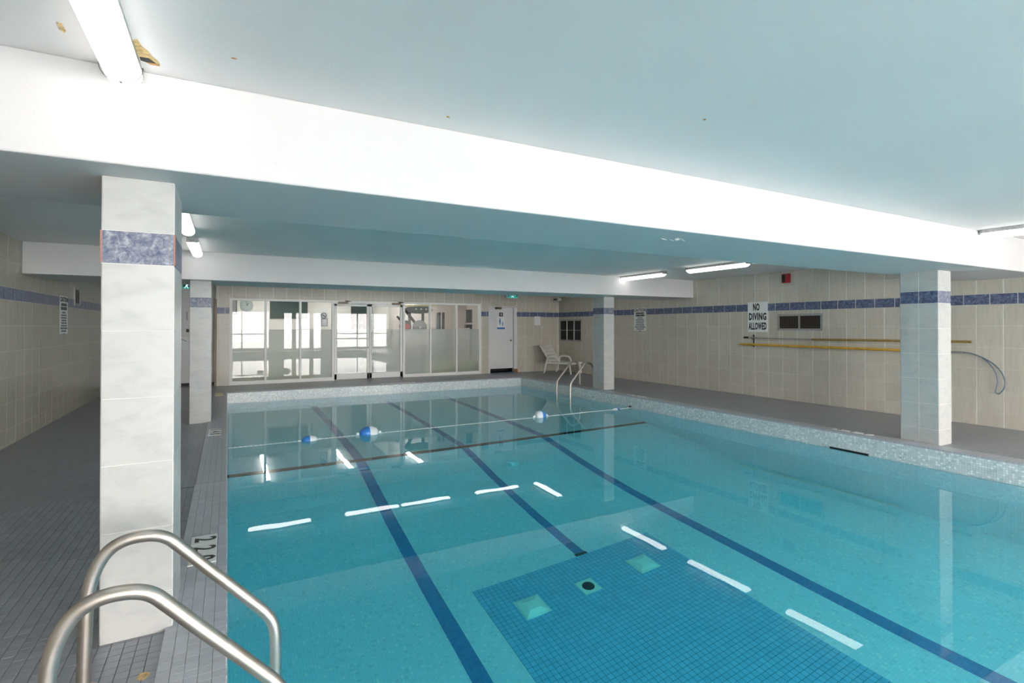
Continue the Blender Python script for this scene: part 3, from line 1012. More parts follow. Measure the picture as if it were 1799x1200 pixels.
def light(name, loc, length, axis, label, group, wire=False, zc=ZC, cover=True):
    """ceiling fluorescent: metal channel with a rounded diffuser; loc = centre under the ceiling"""
    o = thing(name, label, 'light', (loc[0], loc[1], zc), group, rz=0 if axis == 'Y' else -math.pi / 2)
    h = length / 2
    MB().box(-0.06, 0.06, -h, h, -0.055, -0.001).build('channel', M['galv'], o, bevel=0.004)
    prof = []
    w, d = 0.066, 0.062
    for k in range(13):
        t = math.pi * k / 12
        prof.append((w * math.cos(t), -0.045 - d * math.sin(t) ** 0.8))
    mb = MB()
    ns = 8
    stations = []
    for k in range(ns + 1):
        t = k / ns * math.pi / 2
        stations.append((-h + 0.05 * (1 - math.sin(t)), 0.35 + 0.65 * math.sin(t)))
    stations = [(-h + 0.05 * (1 - math.cos((1 - k / 6) * math.pi / 2)) , 0) for k in range(0)] + stations
    ys = [(-h + 0.03 + 0.06 * (1 - math.cos(k / 5 * math.pi / 2)) - 0.03, math.sin(k / 5 * math.pi / 2) * 0.7 + 0.3) for k in range(6)]
    full = ys + [(-y, sc2) for y, sc2 in reversed(ys)]
    rows = []
    for y, k2 in full:
        b = len(mb.v)
        for (px, pz) in prof:
            mb.v.append((px * (0.75 + 0.25 * k2), y, -0.045 + (pz + 0.045) * k2))
        rows.append(b)
    m_ = len(prof)
    for a, b in zip(rows, rows[1:]):
        for k in range(m_ - 1):
            mb.f.append((a + k, a + k + 1, b + k + 1, b + k))
        mb.f.append((a + m_ - 1, a, b, b + m_ - 1))
    mb.f.append(tuple(rows[0] + k for k in range(m_)))
    mb.f.append(tuple(rows[-1] + k for k in reversed(range(m_))))
    mb.build('diffuser', M['gym_lens' if name == 'gym_light' else 'lens'], o, smooth=True)
    for y in (-h + 0.001, h - 0.001):
        MB().box(-0.064, 0.064, y - 0.004, y + 0.004, -0.06, 0).build('end_plate', M['galv'], o)
    if wire:
        pts = []
        for k in range(15):
            t = math.pi * k / 14
            pts.append((0.073 * math.cos(t), h - 0.10, -0.045 - 0.069 * math.sin(t) ** 0.8))
        MB().tube(pts, 0.0016, 6).build('wire', M['dark_metal'], o)
        for q in (pts[0], pts[7]):
            MB().lathe([(0.004, -0.004), (0.004, 0.004)], q, 'Y', 8).build('wire_clip', M['dark_metal'], o)
    return o
XRL, XLL = 7.62, -0.385
light('ceiling_light', (XLL, 2.09), 1.29, 'Y', 'long white ceiling light with a wire loop, before the broad beam above the handrails', None, True)
light('ceiling_light', (XLL, 6.22), 1.27, 'Y', 'ceiling light of the row past the marbled column, next to the broad beam', None)
light('ceiling_light', (XLL, 8.26), 1.27, 'Y', 'ceiling light of the row past the marbled column, its end touching the far beam', None)
light('ceiling_light', (XRL, 2.10), 1.28, 'Y', 'ceiling light with a corroded channel, before the broad beam on the pole wall side', None)
light('ceiling_light', (XRL, 4.52), 1.27, 'Y', 'ceiling light hidden behind the broad beam, mirrored in the water nearest the sump', None)
light('ceiling_light', (XRL, 6.48), 1.30, 'Y', 'ceiling light over the right deck opposite the no diving sign', None)
light('ceiling_light', (XRL, 8.36), 1.25, 'Y', 'ceiling light over the right deck with its end at the far beam', None)
light('ceiling_light', (XRL, 12.10), 1.30, 'Y', 'ceiling light behind the far beam lying along the ladder side', None)
for i, x in enumerate((1.045, 3.07, 4.41, 6.41)):
    light('ceiling_light', (x, 12.70), 1.28, 'X', ['ceiling light mirrored in the water, at the clock end of the row across the pool',
        'ceiling light mirrored in the water, of the touching pair the one nearer the clock', 'ceiling light mirrored in the water, of the touching pair the one nearer the ladder',
        'ceiling light mirrored in the water, at the ladder end of the row across the pool'][i], 'lights across the far pool end')
for x in (1.06, 3.44, 5.60):
    yc, ln = (18.5, 3.2) if x < 5 else (17.35, 1.5)
    light('gym_light', (x, yc), ln, 'Y', 'long gym ceiling light behind the glass, ' + ('nearest the clock' if x < 2 else 'behind the glass doors' if x < 4 else 'over the weight machine'), 'gym ceiling lights', zc=2.62)

# gym contents
def gym_board(x0, x1, y, z0, z1, name, label, mat, dots=False):
    o = thing(name, label, 'board', ((x0 + x1) / 2, y, (z0 + z1) / 2))
    w, h = (x1 - x0) / 2, (z1 - z0) / 2
    MB().box(-w, w, -0.02, 0.02, -h, h).build('panel', mat, o)
    MB().box(-w - .03, w + .03, -0.015, 0.025, h, h + .03).box(-w - .03, w + .03, -0.015, 0.025, -h - .03, -h).box(-w - .03, -w, -0.015, 0.025, -h, h).box(w, w + .03, -0.015, 0.025, -h, h).build('board_frame', M['dark_metal'], o)
    if dots:
        for i in range(3):
            for j in range(3):
                MB().lathe([(0.045, -0.03), (0.045, -0.02)], (-w * .6 + i * w * .6, 0, -h * .75 + j * 0.22), 'Y', 14).build('disc', M['gym_grey'], o)
    return o
gym_board(4.18, 4.92, 20.575, 1.0, 2.42, 'equipment_board', 'dark board with grey discs seen behind the glass door with pull handle', M['board'], True)
gym_board(1.36, 2.56, 20.575, 1.78, 2.37, 'dark_screen', 'dark green screen high on the gym wall behind the second pane', M['board'])
gym_board(-0.05, 0.26, 20.575, 1.92, 2.45, 'louvre_panel', 'narrow dark panel beside the clock behind the first pane', M['gym_grey'])

mg = thing('weight_machine', 'dark multi-station weight machine with a red hub disc behind the glazing', 'machine', (5.6, 16.6, 0.012))
MB().box(-0.75, 0.75, -0.03, 0.05, 0.0, 0.07).build('base_rail', M['gym_grey'], mg)
for x in (-0.40, 0.05, 0.62, 0.76):
    MB().box(x - 0.035, x + 0.035, -0.03, 0.05, 0.05, 1.95 if x < 0.5 else 1.92).build('upright', M['dark_metal'], mg)
MB().obox((-0.45, -0.06, 1.83), (0.075, 0.05, 0.85), Matrix.Rotation(R(-40), 3, 'Y')).build('lever_arm', M['dark'], mg)
MB().obox((-0.66, -0.06, 1.60), (0.06, 0.05, 0.5), Matrix.Rotation(R(-45), 3, 'Y')).build('lever_arm', M['dark'], mg)
tp = [(-0.30 + 0.95 * math.sin(t) * 0.5 + 0.2, 2.0 + 0.13 * math.cos(t)) for t in [2 * math.pi * k / 24 for k in range(24)]]
MB().prism(tp, -0.05, 0.0, 'Y').build('cam_plate', M['gym_grey'], mg)
for k in range(4):
    MB().lathe([(0.03, -0.06), (0.03, -0.045)], (-0.2 + 0.17 * k, 0, 2.02), 'Y', 12).build('cam_hole', M['film'], mg)
w_ = MB().lathe([(0.19, -0.03), (0.19, 0.02)], (-0.58, -0.12, 1.46), 'Y', 28).build('weight_disc', M['dark'], mg)
MB().lathe([(0.10, -0.04), (0.10, -0.03)], (-0.53, -0.12, 1.45), 'Y', 20).build('hub', M['red'], w_)
w_ = MB().lathe([(0.24, -0.03), (0.24, 0.02)], (-0.10, -0.12, 1.42), 'Y', 28).build('weight_disc', M['gym_grey'], mg)
MB().lathe([(0.05, -0.045), (0.05, -0.03)], (-0.10, -0.12, 1.42), 'Y', 14).build('hub', M['galv'], w_)
MB().box(0.50, 0.60, -0.05, 0.06, 0.3, 1.9).build('weight_stack', M['gym_grey'], mg)
MB().tube([(0.15, -0.02, 1.4), (0.30, -0.02, 1.75), (0.33, -0.02, 1.95)], 0.02, 8).build('grip_tube', M['white_metal'], mg)
MB().obox((-0.05, -0.03, 2.13), (1.15, 0.05, 0.05), Matrix.Rotation(R(-2), 3, 'Y')).build('top_pad', M['cream'], mg)

tv = thing('exercise_console', 'grey exercise console on a post seen at the top of the last pane', 'console', (7.25, 16.3, 0.012))
MB().box(-0.04, 0.04, -0.04, 0.04, 0.0, 1.4).box(-0.3, 0.3, -0.2, 0.2, 0, 0.05).build('post', M['dark_metal'], tv)
MB().box(-0.22, 0.16, -0.05, 0.05, 1.58, 2.02).build('screen', M['gym_grey'], tv, bevel=0.01)
MB().box(-0.23, 0.18, -0.07, 0.05, 1.40, 1.52).build('keypad', M['grey_print'], tv)
MB().prism([(0.22, 1.34), (0.52, 1.34), (0.50, 1.55), (0.44, 1.64), (0.38, 1.56), (0.30, 1.56)], -0.05, 0.08, 'Y').build('seat_head', M['dark'], tv)

bn = thing('bench_mat', 'cream padded bench seen low through the frosted panes by the machines', 'bench', (6.22, 15.20, 0.012))
MB().box(-0.95, 0.62, -0.16, 0.16, 0.03, 0.40).build('pad', M['cream'], bn, bevel=0.02)
for x in (-0.8, 0.5):
    MB().box(x - 0.04, x + 0.04, -0.12, 0.12, 0.0, 0.03).build('foot', M['dark_metal'], bn)
bn = thing('bench_mat', 'cream padded bench seen low through the first frosted panes under the clock', 'bench', (1.10, 15.20, 0.012))
MB().box(-0.98, 0.98, -0.16, 0.16, 0.03, 0.26).build('pad', M['cream'], bn, bevel=0.02)
for x in (-0.8, 0.8):
    MB().box(x - 0.04, x + 0.04, -0.12, 0.12, 0.0, 0.03).build('foot', M['dark_metal'], bn)

# ------------------------------------------------------------------ ladders and handrails
PROFILE = [(-0.497, -0.004), (-0.495, 0.10), (-0.492, 0.22), (-0.488, 0.33), (-0.478, 0.42), (-0.455, 0.49), (-0.42, 0.545), (-0.376, 0.573), (-0.326, 0.584), (-0.263, 0.579), (-0.215, 0.557), (-0.171, 0.512),
           (-0.082, 0.413), (0.036, 0.285), (0.11, 0.203), (0.150, 0.158), (0.181, 0.110), (0.196, 0.056), (0.20, -0.02), (0.20, -0.167), (0.20, -0.6), (0.20, -1.3)]
def smooth_path(pts, n=4):
    out = []
    for i in range(len(pts) - 1):
        p0, p1, p2, p3 = (Vector(pts[max(i - 1, 0)]), Vector(pts[i]), Vector(pts[i + 1]), Vector(pts[min(i + 2, len(pts) - 1)]))
        for k in range(n):
            t = k / n
            out.append(0.5 * ((2 * p1) + (-p0 + p2) * t + (2 * p0 - 5 * p1 + 4 * p2 - p3) * t * t + (-p0 + 3 * p1 - 3 * p2 + p3) * t ** 3))
    out.append(Vector(pts[-1]))
    return out
def ladder(x_edge, sgn, ys, label):
    o = thing('pool_ladder', label, 'ladder', (x_edge, (ys[0] + ys[1]) / 2, 0))
    yc = (ys[0] + ys[1]) / 2
    for y in ys:
        path = smooth_path([(sgn * a, y - yc, b) for a, b in PROFILE])
        r_ = MB().tube(path, 0.0241, 20).build('handrail', M['steel'], o, smooth=True)
        MB().lathe([(0.055, 0.0), (0.055, 0.006), (0.045, 0.014), (0.027, 0.016)], (sgn * -0.497, y - yc, 0.0), n=24).build('floor_flange', M['steel'], r_, smooth=True)
    h = abs(ys[1] - ys[0]) / 2 - 0.02
    for z in (-0.42, -0.72, -1.02):
        MB().box(min(sgn * 0.165, sgn * 0.235), max(sgn * 0.165, sgn * 0.235), -h, h, z - 0.012, z + 0.012).build('tread', M['white_plastic'], o, bevel=0.005)
    return o
ladder(XL, 1, (2.12, 2.65), 'brushed steel pool ladder with tall curved handrails before the marbled column')
ladder(XR, -1, (10.30, 10.88), 'steel pool ladder near the white lounge chair')

# ------------------------------------------------------------------ rope and floats
ys_ = lambda x: 8.22 + 0.16 * x / 7.33
rp = MB()
nr = 150
for ph in (0, math.pi):
    pts = []
    for k in range(nr * 6 + 1):
        x = 0.01 + (XR - 0.02) * k / (nr * 6)
        t = k * 0.4 + ph
        sag = -0.018 * math.sin(x * 2.1) ** 2
        pts.append((x, ys_(x) + 0.010 * math.cos(t), WL - 0.009 + sag * 0.1 + 0.010 * math.sin(t)))
    rp.tube(pts, 0.009, 6)
tag(rp.build('lane_rope', M['rope'], None, smooth=False), 'white twisted rope floating across the pool', 'rope')
def pool_float(x, r, l, label, flip=False, dz=0.0):
    o = thing('rope_float', label, 'float', (x, ys_(x), WL + dz), rz=math.atan(0.16 / 7.33))
    def half(sg):
        return [(r * math.cos(t) ** 0.8 + 0.004, sg * l / 2 * math.sin(t)) for t in [math.pi / 2 * k / 9 * 0.97 for k in range(10)]]
    MB().lathe(half(-1), (0, 0, 0), 'X', 28).build('blue_half', M['float_white' if flip else 'float_blue'], o, smooth=True)
    MB().lathe(half(1), (0, 0, 0), 'X', 28).build('white_half', M['float_blue' if flip else 'float_white'], o, smooth=True)
    for s_ in (-1, 1):
        MB().lathe([(0.018, -0.02), (0.022, 0), (0.018, 0.02)], (s_ * (l / 2 + 0.03), 0, 0.0), 'X', 12).build('collar', M['float_white'], o, smooth=True)
    return o
pool_float(1.07, 0.068, 0.22, 'small slim blue and white float on the pool rope', dz=-0.005)
pool_float(1.94, 0.098, 0.28, 'large blue and white float on the rope beside the slim small float', dz=0.02)
pool_float(5.10, 0.092, 0.22, 'round white and blue float on the rope nearer the far ladder', True, dz=0.02)
pool_float(6.92, 0.06, 0.20, 'low pale float at the rope end by the mosaic wall', True, dz=-0.035)
an = thing('rope_anchor', 'small dark rope anchor on the mosaic wall', 'anchor', (XR - 0.005, 8.41, -0.20))
MB().lathe([(0.03, 0), (0.03, -0.012), (0.016, -0.03)], (0, 0, 0), 'X', 14).build('eye_plate', M['dark_metal'], an)

# ------------------------------------------------------------------ depth markers in the coping
def marker(loc, right, up, chars, label, tile=(0.15, 0.165), mat='white', ink='black', z=COPH + 0.0005):
    o = thing('depth_marker', label, 'marker', (loc[0], loc[1], z))
    r, u = Vector(right).normalized(), Vector(up).normalized()
    n_ = len(chars)
    for i, ch in enumerate(chars):
        c = r * ((i - (n_ - 1) / 2) * tile[1])
        sz = (r * (tile[1] - 0.003))
        m = Matrix((r, u, Vector((0, 0, 1)))).transposed()
        t_ = MB().obox((c.x, c.y, 0.002), (tile[1] - 0.004, tile[0], 0.004), m).build('digit_tile', M[mat], o)
        if ch.strip():
            place_text(ch, tile[0] * 1.15, M[ink], t_, frame_mtx((c.x, c.y, 0.0045), r, u), name='digit', bold=0.0045, depth=0.0003, sx=0.95)
    return o
marker((-0.13, 3.94), (0, -1, 0), (1, 0, 0), '220', 'white depth marker tiles reading 2 2 0 on the coping by the handrails')
marker((-0.145, 8.24), (0, -1, 0), (1, 0, 0), '140', 'white depth marker tiles on the coping beside the tiled column', (0.15, 0.165))
marker((-0.15, 12.78), (0, -1, 0), (1, 0, 0), '   ', 'worn cream marker tiles on the coping at the pool corner', (0.15, 0.17), 'cream')
marker((7.50, 4.12), (0, 1, 0), (-1, 0, 0), '220', 'white depth marker tiles on the coping above the skimmer slot', (0.09, 0.17))
marker((7.49, 8.42), (0, 1, 0), (-1, 0, 0), '140', 'white depth marker tiles on the coping above the rope anchor', (0.09, 0.17))
marker((3.84, 13.20), (-1, 0, 0), (0, -1, 0), '110', 'faint marker tiles on the coping before the glass doors', (0.06, 0.30), 'film', 'film')

# ------------------------------------------------------------------ things on the right wall
MX = XWR - 0.001
sg = thing('no_diving_sign', 'white sign reading NO DIVING ALLOWED on the tiled wall', 'sign', (MX, 7.26, 1.66))
MB().box(-0.006, 0.0, -0.235, 0.235, -0.315, 0.315).build('board', M['white'], sg, bevel=0.002)
m_ = lambda y, z: frame_mtx((-0.007, y, z), (0, -1, 0), (0, 0, 1))
place_text('NO', 0.20, M['black'], sg, m_(0.03, 0.20), bold=0.008, width=0.155)
place_text('DIVING', 0.20, M['black'], sg, m_(0.0, 0.0), bold=0.008, width=0.41)
place_text('ALLOWED', 0.20, M['black'], sg, m_(0.0, -0.20), bold=0.008, width=0.425)

def rules_sign(loc, facing, label):
    o = thing('pool_rules_sign', label, 'sign', loc)
    s_ = facing
    MB().box(min(0, s_ * 0.006), max(0, s_ * 0.006), -0.235, 0.235, -0.305, 0.305).build('board', M['white'], o, bevel=0.002)
    fm = lambda y, z: frame_mtx((s_ * 0.0075, y, z), (0, -1, 0) if s_ < 0 else (0, 1, 0), (0, 0, 1))
    place_text('CAUTION', 0.105, M['black'], o, fm(0, 0.245), bold=0.003, sx=0.9)
    rnd = random.Random(3)
    z = 0.165
    sizes = [(0.045, 0.32), (0.05, 0.36), (0.028, 0.2), (0.026, 0.3), (0.026, 0.33), (0.026, 0.27), (0.026, 0.31), (0.026, 0.33), (0.03, 0.4), (0.03, 0.3), (0.02, 0.1)]
    for hgt, wid in sizes:
        x = -wid / 2
        mb = MB()
        while x < wid / 2 - 0.02:
            w = rnd.uniform(0.025, 0.07)
            w = min(w, wid / 2 - x)
            mb.box(min(s_ * 0.006, s_ * 0.0075), max(s_ * 0.006, s_ * 0.0075), x, x + w, z - hgt / 2, z + hgt / 2)
            x += w + 0.012
        mb.build('print_line', M['grey_print'] if hgt < 0.04 else M['black'], o)
        z -= hgt + 0.016
    return o
rules_sign((MX, 10.84, 1.655), -1, 'white pool rules sign headed CAUTION on the wall past the far ladder')
rules_sign((XWL + 0.001, 10.975, 1.645), 1, 'white pool rules sign headed CAUTION beside the small vent')

al = thing('fire_alarm', 'red fire alarm box high on the tiled wall', 'alarm', (MX, 6.60, 2.415))
MB().box(-0.055, 0, -0.08, 0.08, -0.09, 0.09).build('body', M['red'], al, bevel=0.008)
MB().box(-0.068, -0.055, -0.062, -0.005, -0.06, 0.06).build('lamp_cover', M['red'], al, bevel=0.006)
MB().box(-0.060, -0.055, 0.005, 0.07, -0.07, 0.07).build('sounder_plate', M['dark'], al)

vt = thing('wall_vent', 'two-part metal wall vent below the blue band', 'vent', (XWR, 6.345, 1.5425))
hw, hh = 0.425, 0.1325
MB().box(0.0005, 0.0035, -hw, hw, -hh, hh).build('duct', M['dark'], vt)
f = MB()
f.box(-0.012, 0.02, -hw - .03, hw + .03, hh - 0.01, hh + .03).box(-0.012, 0.02, -hw - .03, hw + .03, -hh - .03, -hh + 0.01)
f.box(-0.012, 0.02, -hw - .03, -hw + .01, -hh, hh).box(-0.012, 0.02, hw - .01, hw + .03, -hh, hh).box(-0.012, 0.02, -0.018, 0.018, -hh, hh)
f.build('vent_frame', M['galv'], vt)
for k in range(32):
    y = -hw + 0.02 + k * (2 * hw - 0.04) / 31
    MB().obox((-0.006, y, 0), (0.014, 0.004, 2 * hh - 0.02), Matrix.Rotation(R(30), 3, 'Z')).build('slat', M['bronze'], vt)

gr = thing('barred_window', 'dark square opening with three panes above the lounge chair', 'window', (XWR, 14.1, 1.34))
hw, hh = 0.6, 0.328
MB().box(0.0005, 0.0035, -hw, hw, -hh, hh).build('dark_pane', M['dark'], gr)
f = MB()
f.box(-0.015, 0.05, -hw - .02, hw + .02, hh - 0.02, hh + .03).box(-0.015, 0.05, -hw - .02, hw + .02, -hh - .03, -hh + 0.02)
f.box(-0.015, 0.05, -hw - .02, -hw + .03, -hh, hh).box(-0.015, 0.05, hw - .03, hw + .02, -hh, hh)
f.build('window_frame', M['galv'], gr)
for y in (-0.2, 0.2):
    MB().box(-0.012, 0.002, y - 0.014, y + 0.014, -hh, hh).build('bar', M['white_metal'], gr)
MB().box(-0.008, 0.002, -hw, hw, -0.004, 0.012).build('cross_bar', M['galv'], gr)

lv = thing('wall_vent', 'narrow slatted vent beside the rules sign on the beige wall', 'vent', (XWL, 11.855, 1.985))
hw, hh = 0.185, 0.14
MB().box(-0.0035, -0.0005, -hw, hw, -hh, hh).build('duct', M['dark'], lv)
f = MB()
f.box(-0.02, 0.012, -hw - .02, hw + .02, hh - 0.015, hh + .02).box(-0.02, 0.012, -hw - .02, hw + .02, -hh - .02, -hh + 0.015)
f.box(-0.02, 0.012, -hw - .02, -hw + .015, -hh, hh).box(-0.02, 0.012, hw - .015, hw + .02, -hh, hh)
f.build('vent_frame', M['galv'], lv)
for k in range(9):
    MB().obox((0.004, 0.05, -hh + 0.025 + k * 0.029), (0.014, 0.24, 0.004), Matrix.Rotation(R(35), 3, 'Y')).build('slat', M['galv'], lv)

# poles on hooks
PX = XWR - 0.055
po = thing('telescopic_pole', 'thin grey and brass telescopic pole, upper of the two on the wall', 'pole', (PX, 5.6, 1.225))
MB().tube([(0, 1.95, 0.002), (0, 1.84, 0.002)], 0.019, 12).build('grip', M['dark'], po)
MB().tube([(0, 1.84, 0.002), (0, 0.46, -0.012)], 0.013, 12).build('inner_tube', M['galv'], po)
MB().tube([(0, 0.46, -0.012), (0, -1.96, 0.004)], 0.019, 12).build('outer_tube', M['brown_pole'], po)
po = thing('shepherd_crook', 'long yellow rescue pole ending in a blue grey loop hook', 'pole', (PX, 5.6, 1.075))
MB().tube([(0, 2.10, 0.006), (0, 1.95, 0.006)], [0.008, 0.022], 12).build('tip', M['yellow'], po)
MB().tube([(0, 1.95, 0.006), (0, -1.5, -0.008)], 0.023, 14).build('shaft', M['yellow'], po)
MB().tube([(0, -1.5, -0.008), (0, -1.87, -0.006)], 0.015, 10).build('ferrule', M['galv'], po)
loop = [(3.78, 1.069), (3.70, 1.066), (3.627, 1.052), (3.507, 1.0), (3.39, .92), (3.305, .816), (3.262, .698), (3.268, .576), (3.325, .488), (3.355, .50), (3.362, .53), (3.34, .667), (3.371, .811), (3.438, .93), (3.507, .990)]
MB().tube(smooth_path([(0.0, a - 5.6, b - 1.075) for a, b in loop[:9]]), 0.0085, 8).build('hook_rod', M['blue_grey'], po, smooth=True)
MB().tube(smooth_path([(0.0, a - 5.6, b - 1.075) for a, b in loop[8:]]), 0.0065, 8).build('hook_rod', M['blue_grey'], po, smooth=True)
for y in (7.35, 4.3):
    hb = thing('pole_bracket', 'small dark wall bracket holding the two poles, %s' % ('below the no diving sign' if y > 6 else 'behind the tiled column'), 'bracket', (XWR - 0.001, y, 1.15))
    MB().box(-0.012, 0, -0.012, 0.012, -0.12, 0.14).build('plate', M['dark_metal'], hb)
    for z in (-0.098, 0.052):
        MB().tube([(0, 0, z), (-0.06, 0, z - 0.004), (-0.085, 0, z + 0.012), (-0.09, 0, z + 0.03)], 0.005, 8).build('prong', M['dark_metal'], hb)

# ------------------------------------------------------------------ exit signs, camera
def exit_sign(loc, w, label, arrow=1):
    o = thing('exit_sign', label, 'exit sign', loc)
    h = 0.085
    MB().box(-w, w, -0.03, 0.03, -h, h).build('housing', M['white_plastic'], o, bevel=0.006)
    MB().box(-w + 0.015, w - 0.015, -0.034, -0.03, -h + 0.012, h - 0.012).build('green_panel', M['exit'], o)
    fg = MB()
    x = 0.0
    fg.lathe([(0.014, -0.037), (0.014, -0.034)], (x + 0.012, 0, 0.045), 'Y', 12)
    fg.prism([(x - 0.02, -0.01), (x + 0.012, -0.015), (x + 0.022, 0.03), (x - 0.008, 0.03)], -0.037, -0.034, 'Y')
    fg.prism([(x - 0.05, -0.055), (x - 0.035, -0.06), (x - 0.0, -0.01), (x - 0.018, -0.005)], -0.037, -0.034, 'Y')
    fg.prism([(x + 0.02, -0.06), (x + 0.036, -0.058), (x + 0.014, -0.012), (x - 0.002, -0.012)], -0.037, -0.034, 'Y')
    fg.prism([(x + 0.015, 0.02), (x + 0.05, 0.005), (x + 0.052, 0.016), (x + 0.018, 0.033)], -0.037, -0.034, 'Y')
    fg.build('running_figure', M['exit_fig'], o)
    MB().box(-w + 0.025, -w + 0.08, -0.037, -0.034, -0.035, 0.04).box(w - 0.08, w - 0.025, -0.037, -0.034, -0.035, 0.04).build('arrow_panel', M['teal_sheet'], o)
    MB().box(-0.03, 0.03, -0.015, 0.015, h, ZC - loc[2]).build('stem', M['white_plastic'], o)
    return o
exit_sign((7.90, 14.6, 2.435), 0.20, 'lit green exit sign hanging before the off-white door')
exit_sign((-0.83, 14.3, 2.405), 0.10, 'lit green exit sign hanging before the recessed door')
cc = thing('security_camera', 'small white security camera in the tiled corner', 'camera', (9.66, 14.70, 2.36))
MB().box(-0.09, -0.02, -0.02, 0.10, -0.018, 0.022).build('mount', M['dark_metal'], cc)
MB().lathe([(0.03, -0.07), (0.052, -0.06), (0.06, 0.0), (0.052, 0.06), (0.02, 0.075)], (0.03, -0.06, 0.0), 'X', 18).build('housing', M['white_plastic'], cc, smooth=True)

# ------------------------------------------------------------------ lounge chair
lc = thing('lounge_chair', 'white plastic lounge chair with raised slotted backrest in the corner', 'lounge chair', (9.14, 14.12, 0.0), rz=R(-65))
W2 = 0.33
sx0, sx1, sz = 0.06, 0.80, 0.345
for k in range(6):
    x = sx0 + k * (sx1 - sx0) / 6
    MB().box(x, x + 0.105, -W2 + 0.06, W2 - 0.06, sz - 0.02, sz + 0.008).build('seat_slat', M['white_plastic'], lc, bevel=0.005)
for s_ in (-1, 1):
    MB().box(-0.06, sx1 + 0.04, s_ * (W2 - 0.03) - 0.03, s_ * (W2 - 0.03) + 0.03, sz - 0.045, sz + 0.012).build('side_rail', M['white_plastic'], lc, bevel=0.01)
MB().box(sx1, sx1 + 0.05, -W2, W2, sz - 0.045, sz + 0.012).build('end_rail', M['white_plastic'], lc, bevel=0.01)
ang = R(-35)
bm_ = Matrix.Rotation(ang, 3, 'Y')
def bk(u, v, n_):
    p = bm_ @ Vector((n_, v, u))
    return (p.x + 0.05, p.y, p.z + sz)
def back_bar(u0, u1, v0, v1, t=0.02):
    c = bk((u0 + u1) / 2, (v0 + v1) / 2, 0)
    return MB().obox(c, (t, v1 - v0, u1 - u0), bm_)
for v in (-W2 + 0.04, W2 - 0.04):
    back_bar(0.0, 0.63, v - 0.04, v + 0.04, 0.028).build('backrest_stile', M['white_plastic'], lc, bevel=0.008)
for u0, u1 in ((0.02, 0.12), (0.135, 0.245), (0.26, 0.37), (0.385, 0.495), (0.51, 0.63)):
    back_bar(u0, u1, -W2 + 0.07, W2 - 0.07).build('backrest_slat', M['white_plastic'], lc, bevel=0.006)
for s_ in (-1, 1):
    y = s_ * (W2 + 0.03)
    for x0, x1 in ((-0.03, -0.13), (0.50, 0.58)):
        top = 0.50 if x0 < 0.1 else 0.50
        if x0 > 0.1:
            continue
        MB().tube([(x0 + 0.05, y, top), (x0, y, 0.38), (x1, y, 0.0)], [0.028, 0.03, 0.022], 10).build('leg', M['white_plastic'], lc, smooth=True)
    MB().tube([(0.02, y, 0.50), (0.18, y, 0.525), (0.34, y, 0.50), (0.40, y, 0.44), (0.43, y, 0.35)], [0.028, 0.03, 0.03, 0.028, 0.024], 10).build('armrest', M['white_plastic'], lc, smooth=True)
    MB().tube([(sx1 - 0.05, y - s_ * 0.05, 0.33), (sx1 + 0.02, y - s_ * 0.04, 0.0)], [0.03, 0.022], 10).build('leg', M['white_plastic'], lc, smooth=True)

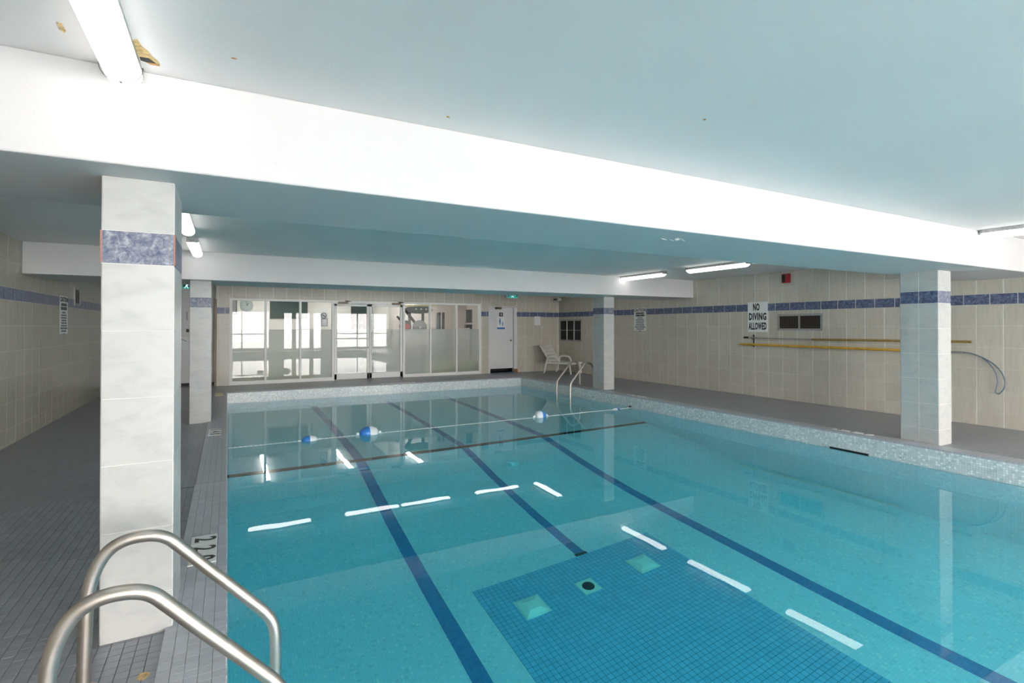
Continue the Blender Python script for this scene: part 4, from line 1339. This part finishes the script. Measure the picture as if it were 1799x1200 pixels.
# ------------------------------------------------------------------ damage on ceiling and beams
def patch(name, label, pts, z, mat, cat='stain'):
    o = tag(MB().prism(pts, z - 0.0025, z + 0.001).build(name, mat), label, cat)
    return o
hole = thing('ceiling_damage', 'rusty broken patch in the ceiling beside the wired light', 'damage', (-0.29, 2.60, ZC))
MB().prism([(-0.035, -0.12), (-0.02, -0.135), (-0.012, -0.08), (0.004, -0.05), (0.012, -0.01), (0.03, 0.03), (0.034, 0.06), (0.01, 0.064), (-0.03, 0.05), (-0.035, -0.03)], -0.003, 0.001).build('ochre_edge', M['stain_light'], hole)
MB().prism([(-0.03, 0.015), (0.0, 0.012), (0.02, 0.045), (0.022, 0.06), (0.0, 0.06), (-0.03, 0.045)], -0.005, 0.0).build('hole', M['dark'], hole)
MB().prism([(-0.012, 0.052), (0.02, 0.048), (0.034, 0.064), (0.0, 0.068)], -0.006, 0.0).build('rust_flake', M['stain'], hole)
rs = random.Random(11)
def blob(x, y, a, b):
    return [(x + a * math.cos(t) * rs.uniform(.5, 1), y + b * math.sin(t) * rs.uniform(.5, 1)) for t in [2 * math.pi * k / 9 for k in range(9)]]
patch('ceiling_stain', 'ochre rust stain on the ceiling away from the wired light', blob(-0.545, 2.50, 0.012, 0.05), ZC, M['stain_light'])
patch('ceiling_stain', 'small brown rust spot on the ceiling over the broad beam middle', blob(1.02, 2.60, 0.014, 0.012), ZC, M['stain'])
patch('ceiling_stain', 'tiny brown rust spot alone on the open ceiling', blob(2.24, 1.98, 0.008, 0.012), ZC, M['stain'])
patch('ceiling_stain', 'tiny rust fleck on the ceiling between hole and broad beam', blob(0.02, 2.45, 0.012, 0.008), ZC, M['stain'])
patch('ceiling_stain', 'tiny rust fleck on the ceiling at the corner past the ochre stain', blob(-0.72, 2.46, 0.012, 0.006), ZC, M['stain'])
def flake(name, x, y, label, n_=4):
    o = thing(name, label, 'paint flake', (x, y, ZB))
    for k in range(n_):
        w = rs.uniform(0.02, 0.05)
        MB().obox((rs.uniform(-0.15, 0.15), rs.uniform(-0.05, 0.05), -0.012), (w, w * 0.6, 0.002), Matrix.Rotation(R(rs.uniform(-35, 35)), 3, 'X') @ Matrix.Rotation(R(rs.uniform(-25, 25)), 3, 'Y')).build('curl', M['white'], o)
    return o
flake('paint_flakes', 5.05, 3.70, 'peeling white paint flakes under the broad beam edge')
f = flake('paint_flakes', 6.95, 10.02, 'peeling paint flakes under the far beam by the exit sign', 6)
flake('paint_flakes', 5.4, 10.02, 'peeling paint flakes under the far beam by the glass doors', 4)
flake('paint_flakes', 3.0, 3.0, 'chipped paint curls under the middle of the broad beam', 4)
patch('deck_rust', 'orange rust stain on the deck by the handrail', blob(-0.30, 2.66, 0.028, 0.03), 0.0016, M['stain_light'])
